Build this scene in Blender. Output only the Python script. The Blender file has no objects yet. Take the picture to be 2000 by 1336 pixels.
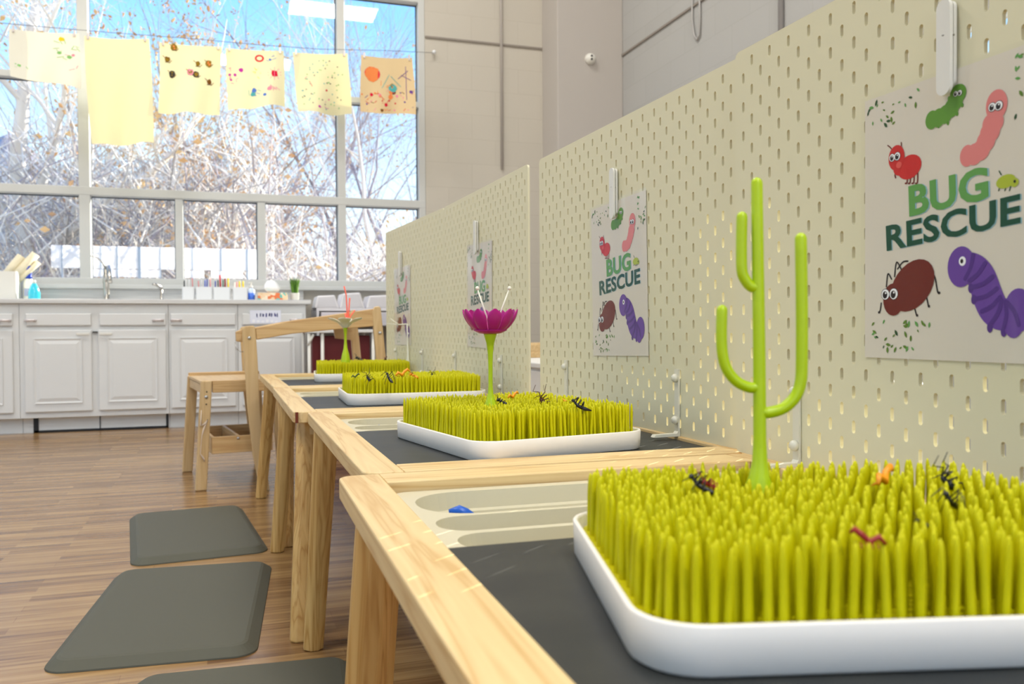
import bpy, bmesh, math, random
from mathutils import Vector, Matrix
from mathutils.geometry import delaunay_2d_cdt
R = math.radians
C = bpy.context.scene.collection
SC = bpy.context.scene

# ------------------------------------------------------------------ camera
F = 1674.95; PITCH = .01598; ROLL = -.006008; YAW = R(18.4)
CAM = Vector((.8829, -6.2165, .656))
fw = Vector((math.sin(YAW) * math.cos(PITCH), math.cos(YAW) * math.cos(PITCH), -math.sin(PITCH)))
rt0 = Vector((math.cos(YAW), -math.sin(YAW), 0)); up0 = rt0.cross(fw)
rt = rt0 * math.cos(ROLL) + up0 * math.sin(ROLL)
up = up0 * math.cos(ROLL) - rt0 * math.sin(ROLL)
cd = bpy.data.cameras.new('camera'); co = bpy.data.objects.new('camera', cd); C.objects.link(co)
co.matrix_world = Matrix(((rt.x, up.x, -fw.x, CAM.x), (rt.y, up.y, -fw.y, CAM.y), (rt.z, up.z, -fw.z, CAM.z), (0, 0, 0, 1)))
cd.sensor_width = 36; cd.lens = F / 2000 * 36; cd.clip_start = .02; cd.clip_end = 300
cd.dof.use_dof = True; cd.dof.focus_distance = 1.35; cd.dof.aperture_fstop = 8.5
SC.camera = co
# ------------------------------------------------------------------ world, sun, lamps, exposure
SC.view_settings.view_transform = 'Standard'; SC.view_settings.look = 'None'
SC.view_settings.gamma = 1; SC.view_settings.use_curve_mapping = False
SC.view_settings.exposure = 0.0
W = bpy.data.worlds.new('sky'); SC.world = W; W.use_nodes = True
nt = W.node_tree; nt.nodes.clear()
wo = nt.nodes.new('ShaderNodeOutputWorld'); wb = nt.nodes.new('ShaderNodeBackground')
tc = nt.nodes.new('ShaderNodeTexCoord'); sx = nt.nodes.new('ShaderNodeSeparateXYZ'); rp = nt.nodes.new('ShaderNodeValToRGB')
nt.links.new(tc.outputs['Generated'], sx.inputs[0]); nt.links.new(sx.outputs[2], rp.inputs[0])
nt.links.new(rp.outputs[0], wb.inputs[0]); nt.links.new(wb.outputs[0], wo.inputs[0])
e = rp.color_ramp.elements
e[0].position = .0; e[0].color = (1, .95, .87, 1)
e[1].position = .55; e[1].color = (.12, .36, .95, 1)
k = e.new(.15); k.color = (.66, .86, 1, 1)
k = e.new(.33); k.color = (.24, .56, 1, 1)
wb.inputs[1].default_value = 1.75
SUN = Vector((.755, .559, .345)).normalized()
sl = bpy.data.lights.new('sun', 'SUN'); so = bpy.data.objects.new('sun', sl); C.objects.link(so)
sl.energy = 12; sl.angle = R(.12); sl.color = (1, .93, .80)
so.rotation_euler = SUN.to_track_quat('Z', 'Y').to_euler(); so.location = (8, 8, 8)
def area(name, loc, size, energy, col=(1, .95, .86), rot=(0, 0, 0)):
    l = bpy.data.lights.new(name, 'AREA'); o = bpy.data.objects.new(name, l); C.objects.link(o)
    l.shape = 'RECTANGLE'; l.size, l.size_y = size; l.energy = energy; l.color = col
    o.location = loc; o.rotation_euler = rot; return o
LAMPS = [(-1.4, -1.6), (1.6, -1.6), (-1.4, -5.2), (2.5, -6.1), (1.4, -9.1)]  # last one, by the rear wall, is added fill for camera-facing fronts
for i, (x, y) in enumerate(LAMPS):
    area('ceiling_lamp_light', (x, y, 5.58), (1.3, .6), 190 if i == 4 else 84, (1, .975, .93))

# ------------------------------------------------------------------ pixel helpers (photo frame 2000x1336)
def ray(px, py): return fw * F + rt * (px - 1000) - up * (py - 668)
def onY(px, py, y):
    d = ray(px, py); t = (y - CAM.y) / d.y; return CAM + d * t
def onZ(px, py, z):
    d = ray(px, py); t = (z - CAM.z) / d.z; return CAM + d * t
def onX(px, py, x):
    d = ray(px, py); t = (x - CAM.x) / d.x; return CAM + d * t

# ------------------------------------------------------------------ materials
def lin(c): return tuple(((v / 255) / 12.92 if v / 255 <= .04045 else ((v / 255 + .055) / 1.055) ** 2.4) for v in c)
def mat(name, col, rough=.5, metal=0, spec=.5, trans=0, sub=0, coat=0, alpha=1, emit=None, srgb=True):
    m = bpy.data.materials.new(name); m.use_nodes = True; b = m.node_tree.nodes['Principled BSDF']
    c = lin(col) if srgb else col
    b.inputs['Base Color'].default_value = (*c, 1); b.inputs['Roughness'].default_value = rough
    b.inputs['Metallic'].default_value = metal; b.inputs['Specular IOR Level'].default_value = spec
    b.inputs['Transmission Weight'].default_value = trans; b.inputs['Coat Weight'].default_value = coat
    if sub:
        b.inputs['Subsurface Weight'].default_value = sub; b.inputs['Subsurface Radius'].default_value = (.01, .01, .004); b.inputs['Subsurface Scale'].default_value = .5
    if emit: b.inputs['Emission Color'].default_value = (*lin(emit[0]), 1); b.inputs['Emission Strength'].default_value = emit[1]
    return m
def N(m, t, **kw):
    n = m.node_tree.nodes.new(t)
    for k_, v in kw.items():
        if k_.startswith('i_'):
            key = k_[2:]; key = int(key) if key.isdigit() else key.replace('_', ' ')
            n.inputs[key].default_value = v
        else: setattr(n, k_, v)
    return n
def L(m, a, b): m.node_tree.links.new(a, b)
def BS(m): return m.node_tree.nodes['Principled BSDF']
def ramp(m, stops):
    r = N(m, 'ShaderNodeValToRGB'); el = r.color_ramp.elements
    for i, (p, c) in enumerate(stops):
        x = el[i] if i < 2 else el.new(p)
        x.position = p; x.color = (*lin(c), 1)
    return r
def wood(name, axis, c1, c2, c3, seed=0.0, scale=1.0):
    m = mat(name, c1, .42, spec=.4)
    tc = N(m, 'ShaderNodeTexCoord'); mp = N(m, 'ShaderNodeMapping')
    s = [34 * scale] * 3; s['xyz'.index(axis)] = 1.6 * scale
    mp.inputs['Scale'].default_value = s; mp.inputs['Location'].default_value = (seed, seed * 1.7, seed * .3)
    L(m, tc.outputs['Object'], mp.inputs[0])
    n1 = N(m, 'ShaderNodeTexNoise', i_Scale=1.0, i_Detail=3.0, i_Distortion=.6); L(m, mp.outputs[0], n1.inputs['Vector'])
    mul = N(m, 'ShaderNodeMath', operation='MULTIPLY'); mul.inputs[1].default_value = 5.0
    fr = N(m, 'ShaderNodeMath', operation='PINGPONG'); fr.inputs[1].default_value = .5
    L(m, n1.outputs[0], mul.inputs[0]); L(m, mul.outputs[0], fr.inputs[0])
    rr = ramp(m, [(0, c1), (.5, c2), (.36, c3)]); L(m, fr.outputs[0], rr.inputs[0])
    L(m, rr.outputs[0], BS(m).inputs['Base Color'])
    bp = N(m, 'ShaderNodeBump', i_Strength=.06, i_Distance=.002); L(m, n1.outputs[0], bp.inputs['Height']); L(m, bp.outputs[0], BS(m).inputs['Normal'])
    return m
PC = ((226, 198, 144), (204, 166, 108), (218, 187, 132))
wood_x = wood('pine_x', 'x', *PC, seed=3); wood_y = wood('pine_y', 'y', *PC, seed=8); wood_z = wood('pine_z', 'z', (220, 180, 112), (186, 138, 70), (206, 163, 94), seed=5)
beech_x = wood('beech_x', 'x', (210, 176, 126), (192, 152, 102), (202, 166, 114), seed=1, scale=.7)
beech_z = wood('beech_z', 'z', (212, 182, 134), (196, 162, 112), (204, 172, 122), seed=2, scale=.7)
beech_y = wood('beech_y', 'y', (212, 182, 134), (196, 162, 112), (204, 172, 122), seed=4, scale=.7)
white = mat('white_plastic', (226, 224, 216), .38)
tray_m = mat('tray_white', (240, 234, 224), .45)
white_lacq = mat('white_lacquer', (226, 226, 224), .4)
grass_m = mat('lime_silicone', (202, 196, 0), .45, spec=.22)
BS(grass_m).inputs['Subsurface Weight'].default_value = 0
lime = mat('lime_plastic', (178, 204, 14), .32, spec=.4)
cream = mat('cream_board', (222, 216, 184), .5, spec=.35)
bracket_m = mat('bracket_white', (220, 216, 198), .3)
slate = mat('dark_panel', (60, 62, 60), .46, spec=.42)
t_ = N(slate, 'ShaderNodeTexNoise', i_Scale=9.0, i_Detail=6.0); r_ = ramp(slate, [(.35, (34, 36, 36)), (.65, (46, 47, 44))]); L(slate, t_.outputs[0], r_.inputs[0]); L(slate, r_.outputs[0], BS(slate).inputs['Base Color'])
binm = mat('box_beige', (206, 198, 170), .4)
blue_m = mat('blue_plastic', (20, 90, 190), .35)
mat_m = mat('mat_foam', (86, 85, 72), .62, spec=.3)
t_ = N(mat_m, 'ShaderNodeTexNoise', i_Scale=420.0, i_Detail=2.0); b_ = N(mat_m, 'ShaderNodeBump', i_Strength=.25, i_Distance=.0006); L(mat_m, t_.outputs[0], b_.inputs['Height']); L(mat_m, b_.outputs[0], BS(mat_m).inputs['Normal'])
steel = mat('brushed_steel', (190, 186, 178), .28, metal=1)
screw_m = mat('screw_steel', (200, 200, 200), .3, metal=1)
black = mat('black_rubber', (14, 15, 18), .5)
bugblack = mat('bug_black', (16, 16, 14), .35)
bugbrown = mat('bug_brown', (84, 44, 14), .4)
bugorange = mat('bug_orange', (240, 150, 10), .4)
bugred = mat('bug_red', (150, 24, 16), .4)
buggreen = mat('bug_green', (66, 84, 14), .4)
magenta = mat('magenta_plastic', (176, 8, 124), .34)
whitepetal = mat('cream_petal', (238, 234, 214), .4)
coral = mat('coral_plastic', (250, 112, 90), .4)
darkred = mat('dark_red', (96, 8, 14), .6)
bagtan = mat('tan', (196, 170, 130), .6)

def emission_panel(name, col, s):
    m = bpy.data.materials.new(name); m.use_nodes = True; t = m.node_tree; t.nodes.clear()
    o = t.nodes.new('ShaderNodeOutputMaterial'); e_ = t.nodes.new('ShaderNodeEmission'); e_.inputs[0].default_value = (*lin(col), 1); e_.inputs[1].default_value = s
    t.links.new(e_.outputs[0], o.inputs[0]); return m
def thin_glass(name, tint=(.97, .98, .98), f0=.035):
    m = bpy.data.materials.new(name); m.use_nodes = True; t = m.node_tree; t.nodes.clear()
    o = t.nodes.new('ShaderNodeOutputMaterial'); tr = t.nodes.new('ShaderNodeBsdfTransparent'); tr.inputs[0].default_value = (*tint, 1)
    g = t.nodes.new('ShaderNodeBsdfGlossy'); g.inputs['Roughness'].default_value = .02; mx = t.nodes.new('ShaderNodeMixShader')
    fr = t.nodes.new('ShaderNodeLayerWeight'); pw_ = t.nodes.new('ShaderNodeMath'); pw_.operation = 'POWER'; pw_.inputs[1].default_value = 5
    ma = t.nodes.new('ShaderNodeMath'); ma.operation = 'MULTIPLY_ADD'; ma.inputs[1].default_value = .9; ma.inputs[2].default_value = f0
    t.links.new(fr.outputs['Facing'], pw_.inputs[0]); t.links.new(pw_.outputs[0], ma.inputs[0]); t.links.new(ma.outputs[0], mx.inputs[0]); t.links.new(tr.outputs[0], mx.inputs[1]); t.links.new(g.outputs[0], mx.inputs[2]); t.links.new(mx.outputs[0], o.inputs[0]); return m
glass = thin_glass('window_glass')
def film(name, gl):
    m = thin_glass(name, (1, 1, 1), .03); t = m.node_tree
    g = [n for n in t.nodes if n.type == 'BSDF_GLOSSY'][0]; g.inputs['Roughness'].default_value = .09
    no = t.nodes.new('ShaderNodeTexNoise'); no.inputs['Scale'].default_value = 1; mp = t.nodes.new('ShaderNodeMapping'); mp.inputs['Scale'].default_value = (1, 70, 6)
    tcx = t.nodes.new('ShaderNodeTexCoord'); bp = t.nodes.new('ShaderNodeBump'); bp.inputs['Strength'].default_value = .25; bp.inputs['Distance'].default_value = .0012
    t.links.new(tcx.outputs['Object'], mp.inputs[0]); t.links.new(mp.outputs[0], no.inputs['Vector']); t.links.new(no.outputs[0], bp.inputs['Height']); t.links.new(bp.outputs[0], g.inputs['Normal'])
    return m
laminate = film('laminate_film', .1)

# ------------------------------------------------------------------ mesh builder
class MB:
    def __init__(s): s.v = []; s.f = []; s.m = []; s.mi = 0; s.sm = []
    def add(s, vs, fs, smooth=False):
        o = len(s.v); s.v += [tuple(p) for p in vs]
        for f in fs: s.f.append([i + o for i in f]); s.m.append(s.mi); s.sm.append(smooth)
    def box(s, x0, x1, y0, y1, z0, z1):
        x0, x1 = min(x0, x1), max(x0, x1); y0, y1 = min(y0, y1), max(y0, y1); z0, z1 = min(z0, z1), max(z0, z1)
        s.add([(x0, y0, z0), (x1, y0, z0), (x1, y1, z0), (x0, y1, z0), (x0, y0, z1), (x1, y0, z1), (x1, y1, z1), (x0, y1, z1)],
              [(0, 3, 2, 1), (4, 5, 6, 7), (0, 1, 5, 4), (1, 2, 6, 5), (2, 3, 7, 6), (3, 0, 4, 7)]); return s
    def prism(s, poly, a, b, axis='z', smooth=False):
        # poly 2D list (CCW), extruded between a and b along axis; for y: poly=(x,z); for x: poly=(y,z)
        n = len(poly)
        def P(p, h): return (p[0], p[1], h) if axis == 'z' else ((p[0], h, p[1]) if axis == 'y' else (h, p[0], p[1]))
        vs = [P(p, a) for p in poly] + [P(p, b) for p in poly]
        fs = [tuple(range(n))[::-1], tuple(range(n, 2 * n))] + [(i, (i + 1) % n, n + (i + 1) % n, n + i) for i in range(n)]
        s.add(vs, fs, smooth); return s
    def tube(s, pts, rad, n=8, cap=True, smooth=True):
        pts = [Vector(p) for p in pts]; m_ = len(pts)
        if not hasattr(rad, '__len__'): rad = [rad] * m_
        vs = []; prev = None
        for i, p in enumerate(pts):
            d = (pts[min(i + 1, m_ - 1)] - pts[max(i - 1, 0)]).normalized()
            if prev is None:
                a = Vector((0, 0, 1)) if abs(d.z) < .9 else Vector((1, 0, 0)); a = (a - d * a.dot(d)).normalized()
            else: a = (prev - d * prev.dot(d)).normalized()
            prev = a; b = d.cross(a)
            for k_ in range(n):
                t = 2 * math.pi * k_ / n; vs.append(p + (a * math.cos(t) + b * math.sin(t)) * rad[i])
        fs = [(i * n + k_, i * n + (k_ + 1) % n, (i + 1) * n + (k_ + 1) % n, (i + 1) * n + k_) for i in range(m_ - 1) for k_ in range(n)]
        if cap: fs += [tuple(range(n))[::-1], tuple(range((m_ - 1) * n, m_ * n))]
        s.add(vs, fs, smooth); return s
    def lathe(s, prof, cx=0, cy=0, n=20, axis='z', smooth=True, cz=0):
        vs = []
        for r, h in prof:
            for k_ in range(n):
                t = 2 * math.pi * k_ / n
                if axis == 'z': vs.append((cx + r * math.cos(t), cy + r * math.sin(t), h))
                elif axis == 'x': vs.append((h, cy + r * math.cos(t), cz + r * math.sin(t)))
                else: vs.append((cx + r * math.sin(t), h, cz + r * math.cos(t)))
        m_ = len(prof)
        fs = [(i * n + k_, i * n + (k_ + 1) % n, (i + 1) * n + (k_ + 1) % n, (i + 1) * n + k_) for i in range(m_ - 1) for k_ in range(n)]
        fs += [tuple(range(n))[::-1], tuple(range((m_ - 1) * n, m_ * n))]
        s.add(vs, fs, smooth); return s
    def ell(s, c, r, n=12, m_=8, M=None):
        vs = []; c = Vector(c)
        for i in range(m_ + 1):
            ph = math.pi * i / m_
            for k_ in range(n):
                t = 2 * math.pi * k_ / n
                p = Vector((r[0] * math.sin(ph) * math.cos(t), r[1] * math.sin(ph) * math.sin(t), -r[2] * math.cos(ph)))
                if M: p = M @ p
                vs.append(c + p)
        fs = [(i * n + k_, i * n + (k_ + 1) % n, (i + 1) * n + (k_ + 1) % n, (i + 1) * n + k_) for i in range(m_) for k_ in range(n)]
        s.add(vs, fs, True); return s
    def plate(s, outer, holes, z0, z1, P=None, depth=None):
        """flat plate with holes: outer/holes 2D CCW loops, thickness z0..z1; P maps (a,b,h)->xyz"""
        P = P or (lambda a, b, h: (a, b, h))
        co_ = []; ed = []
        for lp in [outer] + holes:
            o = len(co_); n = len(lp); co_ += [Vector(p) for p in lp]; ed += [(o + i, o + (i + 1) % n) for i in range(n)]
        vo, eo, fo, *_ = delaunay_2d_cdt(co_, ed, [], 1, 1e-7)
        def inside(p, lp):
            r = False; j = len(lp) - 1
            for i in range(len(lp)):
                if (lp[i][1] > p[1]) != (lp[j][1] > p[1]) and p[0] < (lp[j][0] - lp[i][0]) * (p[1] - lp[i][1]) / (lp[j][1] - lp[i][1]) + lp[i][0]: r = not r
                j = i
            return r
        keep = []
        for f in fo:
            c = sum((vo[i] for i in f), Vector((0, 0))) / len(f)
            if inside(c, outer) and not any(inside(c, h) for h in holes): keep.append(f)
        nv = len(vo)
        s.add([P(p.x, p.y, z1) for p in vo] + [P(p.x, p.y, z0) for p in vo], [tuple(f) for f in keep] + [tuple(i + nv for i in f)[::-1] for f in keep])
        for j, lp in enumerate([outer] + holes):
            n = len(lp)
            s.add([P(*p, z0) for p in lp] + [P(*p, z1) for p in lp],
                  [((i, (i + 1) % n, n + (i + 1) % n, n + i) if j == 0 else (n + i, n + (i + 1) % n, (i + 1) % n, i)) for i in range(n)])
        return s
    def mesh(s, name, mats):
        me = bpy.data.meshes.new(name); me.from_pydata(s.v, [], s.f)
        for m in (mats if isinstance(mats, (list, tuple)) else [mats]): me.materials.append(m)
        me.polygons.foreach_set('material_index', s.m); me.polygons.foreach_set('use_smooth', s.sm); me.update(); return me
    def build(s, name, mats, parent=None, loc=None, rot=None, bevel=0, seg=2):
        o = bpy.data.objects.new(name, s.mesh(name, mats)); C.objects.link(o)
        if parent: o.parent = parent
        if loc is not None: o.location = loc
        if rot is not None: o.rotation_euler = rot
        if bevel:
            b = o.modifiers.new('bevel', 'BEVEL'); b.width = bevel; b.segments = seg; b.limit_method = 'ANGLE'; b.angle_limit = R(40); b.harden_normals = False
        return o
def rrect(x0, x1, y0, y1, r, n=6):
    p = []
    for cx, cy, a in ((x1 - r, y1 - r, 0), (x0 + r, y1 - r, 90), (x0 + r, y0 + r, 180), (x1 - r, y0 + r, 270)):
        for i in range(n + 1): t = R(a + 90 * i / n); p.append((cx + r * math.cos(t), cy + r * math.sin(t)))
    return p
def empty(name, loc=(0, 0, 0), rz=0):
    o = bpy.data.objects.new(name, None); C.objects.link(o); o.location = loc; o.rotation_euler = (0, 0, rz); o.empty_display_size = .05; return o
def tag(o, label=None, cat=None, group=None, kind=None):
    if label: o['label'] = label
    if cat: o['category'] = cat
    if group: o['group'] = group
    if kind: o['kind'] = kind
    return o
def copy_tree(o, parent=None):
    c = o.copy(); C.objects.link(c); c.parent = parent
    if 'label' in c and parent is None: del c['label']
    for ch in list(o.children): copy_tree(ch, c)
    return c

# ================================================================== SETTING
YW = .55; XR = 3.99; XL = -4.6; YB = -9.8; ZC = 5.9
blockwall = mat('painted_block', (194, 188, 176), .6)
def block(m, plane, bump=.5):
    tc = N(m, 'ShaderNodeTexCoord'); sp = N(m, 'ShaderNodeSeparateXYZ'); cb = N(m, 'ShaderNodeCombineXYZ')
    L(m, tc.outputs['Object'], sp.inputs[0]); L(m, sp.outputs['X' if plane == 'xz' else 'Y'], cb.inputs[0]); L(m, sp.outputs['Z'], cb.inputs[1])
    br = N(m, 'ShaderNodeTexBrick', i_Scale=1.0); br.inputs['Brick Width'].default_value = .40; br.inputs['Row Height'].default_value = .20; br.inputs['Mortar Size'].default_value = .004; br.inputs['Mortar Smooth'].default_value = .6
    br.inputs['Color1'].default_value = (1, 1, 1, 1); br.inputs['Color2'].default_value = (.93, .93, .93, 1); br.inputs['Mortar'].default_value = (.80, .79, .77, 1)
    L(m, cb.outputs[0], br.inputs['Vector'])
    n = N(m, 'ShaderNodeTexNoise', i_Scale=60.0, i_Detail=4.0); L(m, tc.outputs['Object'], n.inputs['Vector'])
    mx = N(m, 'ShaderNodeMix', data_type='RGBA', blend_type='MULTIPLY'); mx.inputs[0].default_value = .45
    mx.inputs[6].default_value = BS(m).inputs['Base Color'].default_value[:]; L(m, br.outputs['Color'], mx.inputs[7]); L(m, mx.outputs[2], BS(m).inputs['Base Color'])
    ad = N(m, 'ShaderNodeMath', operation='MULTIPLY_ADD'); ad.inputs[1].default_value = .25; L(m, n.outputs[0], ad.inputs[0]); L(m, br.outputs['Color'], ad.inputs[2])
    bp = N(m, 'ShaderNodeBump', i_Strength=bump, i_Distance=.004); L(m, ad.outputs[0], bp.inputs['Height']); L(m, bp.outputs[0], BS(m).inputs['Normal']); return m
block(blockwall, 'xz'); wall_y = block(mat('painted_block_side', (176, 176, 174), .6), 'yz', .3)
plaster = mat('painted_pillar', (184, 178, 172), .6)
floor_m = mat('laminate_floor', (170, 130, 90), .24, spec=.5)
def floor_nodes(m):
    tc = N(m, 'ShaderNodeTexCoord'); br = N(m, 'ShaderNodeTexBrick', i_Scale=1.0); br.offset = .37
    br.inputs['Brick Width'].default_value = .42; br.inputs['Row Height'].default_value = .040; br.inputs['Mortar Size'].default_value = .0008
    br.inputs['Color1'].default_value = (0, 0, 0, 1); br.inputs['Color2'].default_value = (1, 1, 1, 1); br.inputs['Mortar'].default_value = (.2, .2, .2, 1); br.inputs['Bias'].default_value = -.1
    L(m, tc.outputs['Object'], br.inputs['Vector'])
    mp = N(m, 'ShaderNodeMapping'); mp.inputs['Scale'].default_value = (2.2, 46, 1); L(m, tc.outputs['Object'], mp.inputs[0])
    n = N(m, 'ShaderNodeTexNoise', i_Scale=1.4, i_Detail=5.0, i_Distortion=.5); L(m, mp.outputs[0], n.inputs['Vector'])
    a = N(m, 'ShaderNodeMath', operation='MULTIPLY'); a.inputs[1].default_value = .26; L(m, br.outputs['Color'], a.inputs[0])
    b = N(m, 'ShaderNodeMath', operation='MULTIPLY_ADD'); b.inputs[1].default_value = .85; L(m, n.outputs[0], b.inputs[0]); L(m, a.outputs[0], b.inputs[2])
    r = ramp(m, [(.24, (92, 62, 36)), (.84, (180, 146, 98)), (.42, (128, 94, 58)), (.60, (156, 122, 78))]); L(m, b.outputs[0], r.inputs[0]); L(m, r.outputs[0], BS(m).inputs['Base Color'])
    bp = N(m, 'ShaderNodeBump', i_Strength=.12, i_Distance=.001); L(m, n.outputs[0], bp.inputs['Height']); L(m, bp.outputs[0], BS(m).inputs['Normal'])
floor_nodes(floor_m)
def struct(o): return tag(o, kind='structure')
struct(MB().box(XL - .2, XR + .2, YB - .2, YW + .2, -.1, 0).build('floor', floor_m))
struct(MB().box(XL - .2, XR + .2, YB - .2, YW + .2, ZC, ZC + .1).build('ceiling', mat('ceiling_white', (225, 222, 214), .8)))
WX0, WX1, WZ0, WZ1 = -2.6, 2.413, .985, 3.33          # window opening
w = MB(); w.box(XL, WX0, YW, YW + .2, 0, ZC); w.box(WX1, XR + .2, YW, YW + .2, 0, ZC); w.box(WX0, WX1, YW, YW + .2, 0, WZ0); w.box(WX0, WX1, YW, YW + .2, WZ1, ZC)
struct(w.build('wall_back', blockwall))
SY0, SY1, SZ0, SZ1 = -3.80, -2.84, .70, 2.02             # sunny side window, hidden behind the pegboards
w = MB(); w.box(XR, XR + .2, YB, SY0, 0, ZC); w.box(XR, XR + .2, SY1, YW, 0, ZC); w.box(XR, XR + .2, SY0, SY1, 0, SZ0); w.box(XR, XR + .2, SY0, SY1, SZ1, ZC)
struct(w.build('wall_right', wall_y))
w = MB(); w.box(XL - .2, XL, YB, -8.6, 0, ZC); w.box(XL - .2, XL, -1.6, YW + .2, 0, ZC); w.box(XL - .2, XL, -8.6, -1.6, 0, .9); w.box(XL - .2, XL, -8.6, -1.6, 3.2, ZC)
struct(w.build('wall_left', wall_y))
w = MB(); w.box(XL - .2, -3.9, YB - .2, YB, 0, ZC); w.box(3.5, XR + .2, YB - .2, YB, 0, ZC); w.box(-3.9, 3.5, YB - .2, YB, 0, .5); w.box(-3.9, 3.5, YB - .2, YB, 3.9, ZC)
struct(w.build('wall_front', blockwall))
struct(MB().box(3.415, XR, .2, YW, 0, ZC).build('wall_pillar', plaster, bevel=.006))
groove = mat('joint_grey', (140, 132, 124), .8)  # joint line colour, darker than the wall
# projecting block course and its joint above head height
struct(MB().box(WX1 + .002, 3.414, YW - .012, YW, 2.985, 3.0).build('trim_1', groove))
struct(MB().box(XR - .012, XR, YB, .199, 2.88, 2.895).build('trim_2', groove))
struct(MB().box(XL, XR, YW - .012, YW, 0, .1).build('baseboard_back', mat('base_grey', (150, 148, 146), .6)))
# side window frame
frm = mat('window_aluminium', (198, 200, 198), .42, spec=.4)
w2 = struct(empty('window_2', (XR + .1, 0, 0)))
b = MB()
for y in (SY0 + .01, SY1 - .01): b.box(-.03, .03, y - .01, y + .01, SZ0, SZ1)
for z in (SZ0 + .01, SZ1 - .01): b.box(-.029, .029, SY0, SY1, z - .01, z + .01)
b.build('window_frame', frm, w2)
MB().box(-.003, .003, SY0 + .02, SY1 - .02, SZ0 + .02, SZ1 - .02).build('window_pane', glass, w2)
bl = mat('sun_mask_white', (225, 222, 215), .7)
MB().box(-.09, -.085, SY0 + .02, -3.47, 1.69, SZ1).build('sun_mask_strip', bl, w2); MB().box(-.09, -.085, -3.25, SY1 - .02, 1.69, SZ1).build('sun_mask_strip', bl, w2)  # unseen strips added to shape the sun patch on the pegboards
w3 = struct(empty('fill_window_left', (XL - .1, 0, 0))); b = MB()  # unseen left opening added to let sky light fill the room
for y in (-8.57, -6.8, -5.1, -3.4, -1.63): b.box(-.03, .03, y - .03, y + .03, .9, 3.2)
for z in (.93, 3.17): b.box(-.029, .029, -8.6, -1.6, z - .03, z + .03)
b.build('window_frame', frm, w3)
w4 = struct(empty('fill_window_rear', (0, YB - .1, 0))); b = MB()  # unseen rear opening added for sky fill from behind the camera
for x in (-3.87, -2.4, -.95, .5, 2.0, 3.47): b.box(x - .03, x + .03, -.03, .03, .5, 3.9)
for z in (.53, 2.2, 3.87): b.box(-3.9, 3.5, -.029, .029, z - .03, z + .03)
b.build('window_frame', frm, w4)
# main window: aluminium frame, mullions, panes
w1 = struct(empty('window_1', (0, YW + .05, 0)))
VB = [(-2.6, -2.54), (-1.55, -1.49), (-.105, -.032), (1.718, 1.778), (2.362, 2.413)]      # full height bars
LB = [(-2.07, -2.02), (-.80, -.75), (.532, .586), (1.113, 1.172)]                              # lower only bars
HZ = (1.625, 1.685)
b = MB()
for a0, a1 in VB: b.box(a0, a1, -.045, .045, WZ0, WZ1)
b.build('window_frame', frm, w1, bevel=.004)
b = MB(); b.box(WX0, WX1, -.05, .05, .985, 1.035); b.build('bottom_rail', frm, w1, bevel=.004)
b = MB(); b.box(WX0, WX1, -.044, .044, 3.262, 3.33); b.build('top_rail', frm, w1, bevel=.004)
b = MB(); b.box(WX0, WX1, -.047, .047, HZ[0], HZ[1]); b.build('transom', frm, w1, bevel=.004)
b = MB()
for a0, a1 in LB: b.box(a0, a1, -.04, .04, 1.03, HZ[0])
b.build('mullion', frm, w1, bevel=.004)
b = MB()
for a0, a1 in ((-2.54, -1.55), (-1.49, -.105), (1.778, 2.362)): b.box(a0, a1, -.035, .035, 2.43, 2.475)
b.build('upper_bar', frm, w1, bevel=.003)
gk = mat('gasket', (40, 48, 66), .5)
xs = sorted(VB + LB); cols_u = sorted(VB)
b = MB()
def gasket(b, x0, x1, z0, z1, t=.008):
    b.box(x0, x1, .03, .04, z1 - t, z1); b.box(x0, x1, .03, .04, z0, z0 + t * .4); b.box(x0, x0 + t * .5, .03, .04, z0, z1); b.box(x1 - t, x1, .03, .04, z0, z1)
for i in range(len(xs) - 1): gasket(b, xs[i][1], xs[i + 1][0], 1.035, HZ[0])
for i in range(len(cols_u) - 1):
    x0, x1 = cols_u[i][1], cols_u[i + 1][0]
    if i == 2: gasket(b, x0, x1, HZ[1], 3.262)
    else: gasket(b, x0, x1, HZ[1], 2.43); gasket(b, x0, x1, 2.475, 3.262)
b.build('gasket', gk, w1)
for i in range(len(xs) - 1): MB().box(xs[i][1], xs[i + 1][0], .012, .016, 1.035, HZ[0]).build('pane', glass, w1)
for i in range(len(cols_u) - 1): MB().box(cols_u[i][1], cols_u[i + 1][0], .012, .016, HZ[1], 3.262).build('pane', glass, w1)
MB().box(WX0, WX1, -.13, -.04, -.03, -.0).build('window_sill', frm, w1, loc=(0, 0, .985), bevel=.004)
# ceiling lamps
lampm = emission_panel('lamp_diffuser', (255, 250, 238), 1.5)
base_lamp = None
for i, (x, y) in enumerate(LAMPS):
    if base_lamp is None:
        base_lamp = o = empty('ceiling_lamp', (x, y, 5.6))
        MB().box(-.68, .68, -.33, .33, .03, .299).build('housing', white_lacq, o)
        MB().box(-.65, .65, -.29, .29, .012, .03).build('diffuser', lampm, o)
    else: o = copy_tree(base_lamp)
    o.location = (x, y, 5.6)
    tag(o, 'flat rectangular white ceiling lamp above the classroom', 'ceiling lamp', 'rectangular ceiling lamps')

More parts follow.
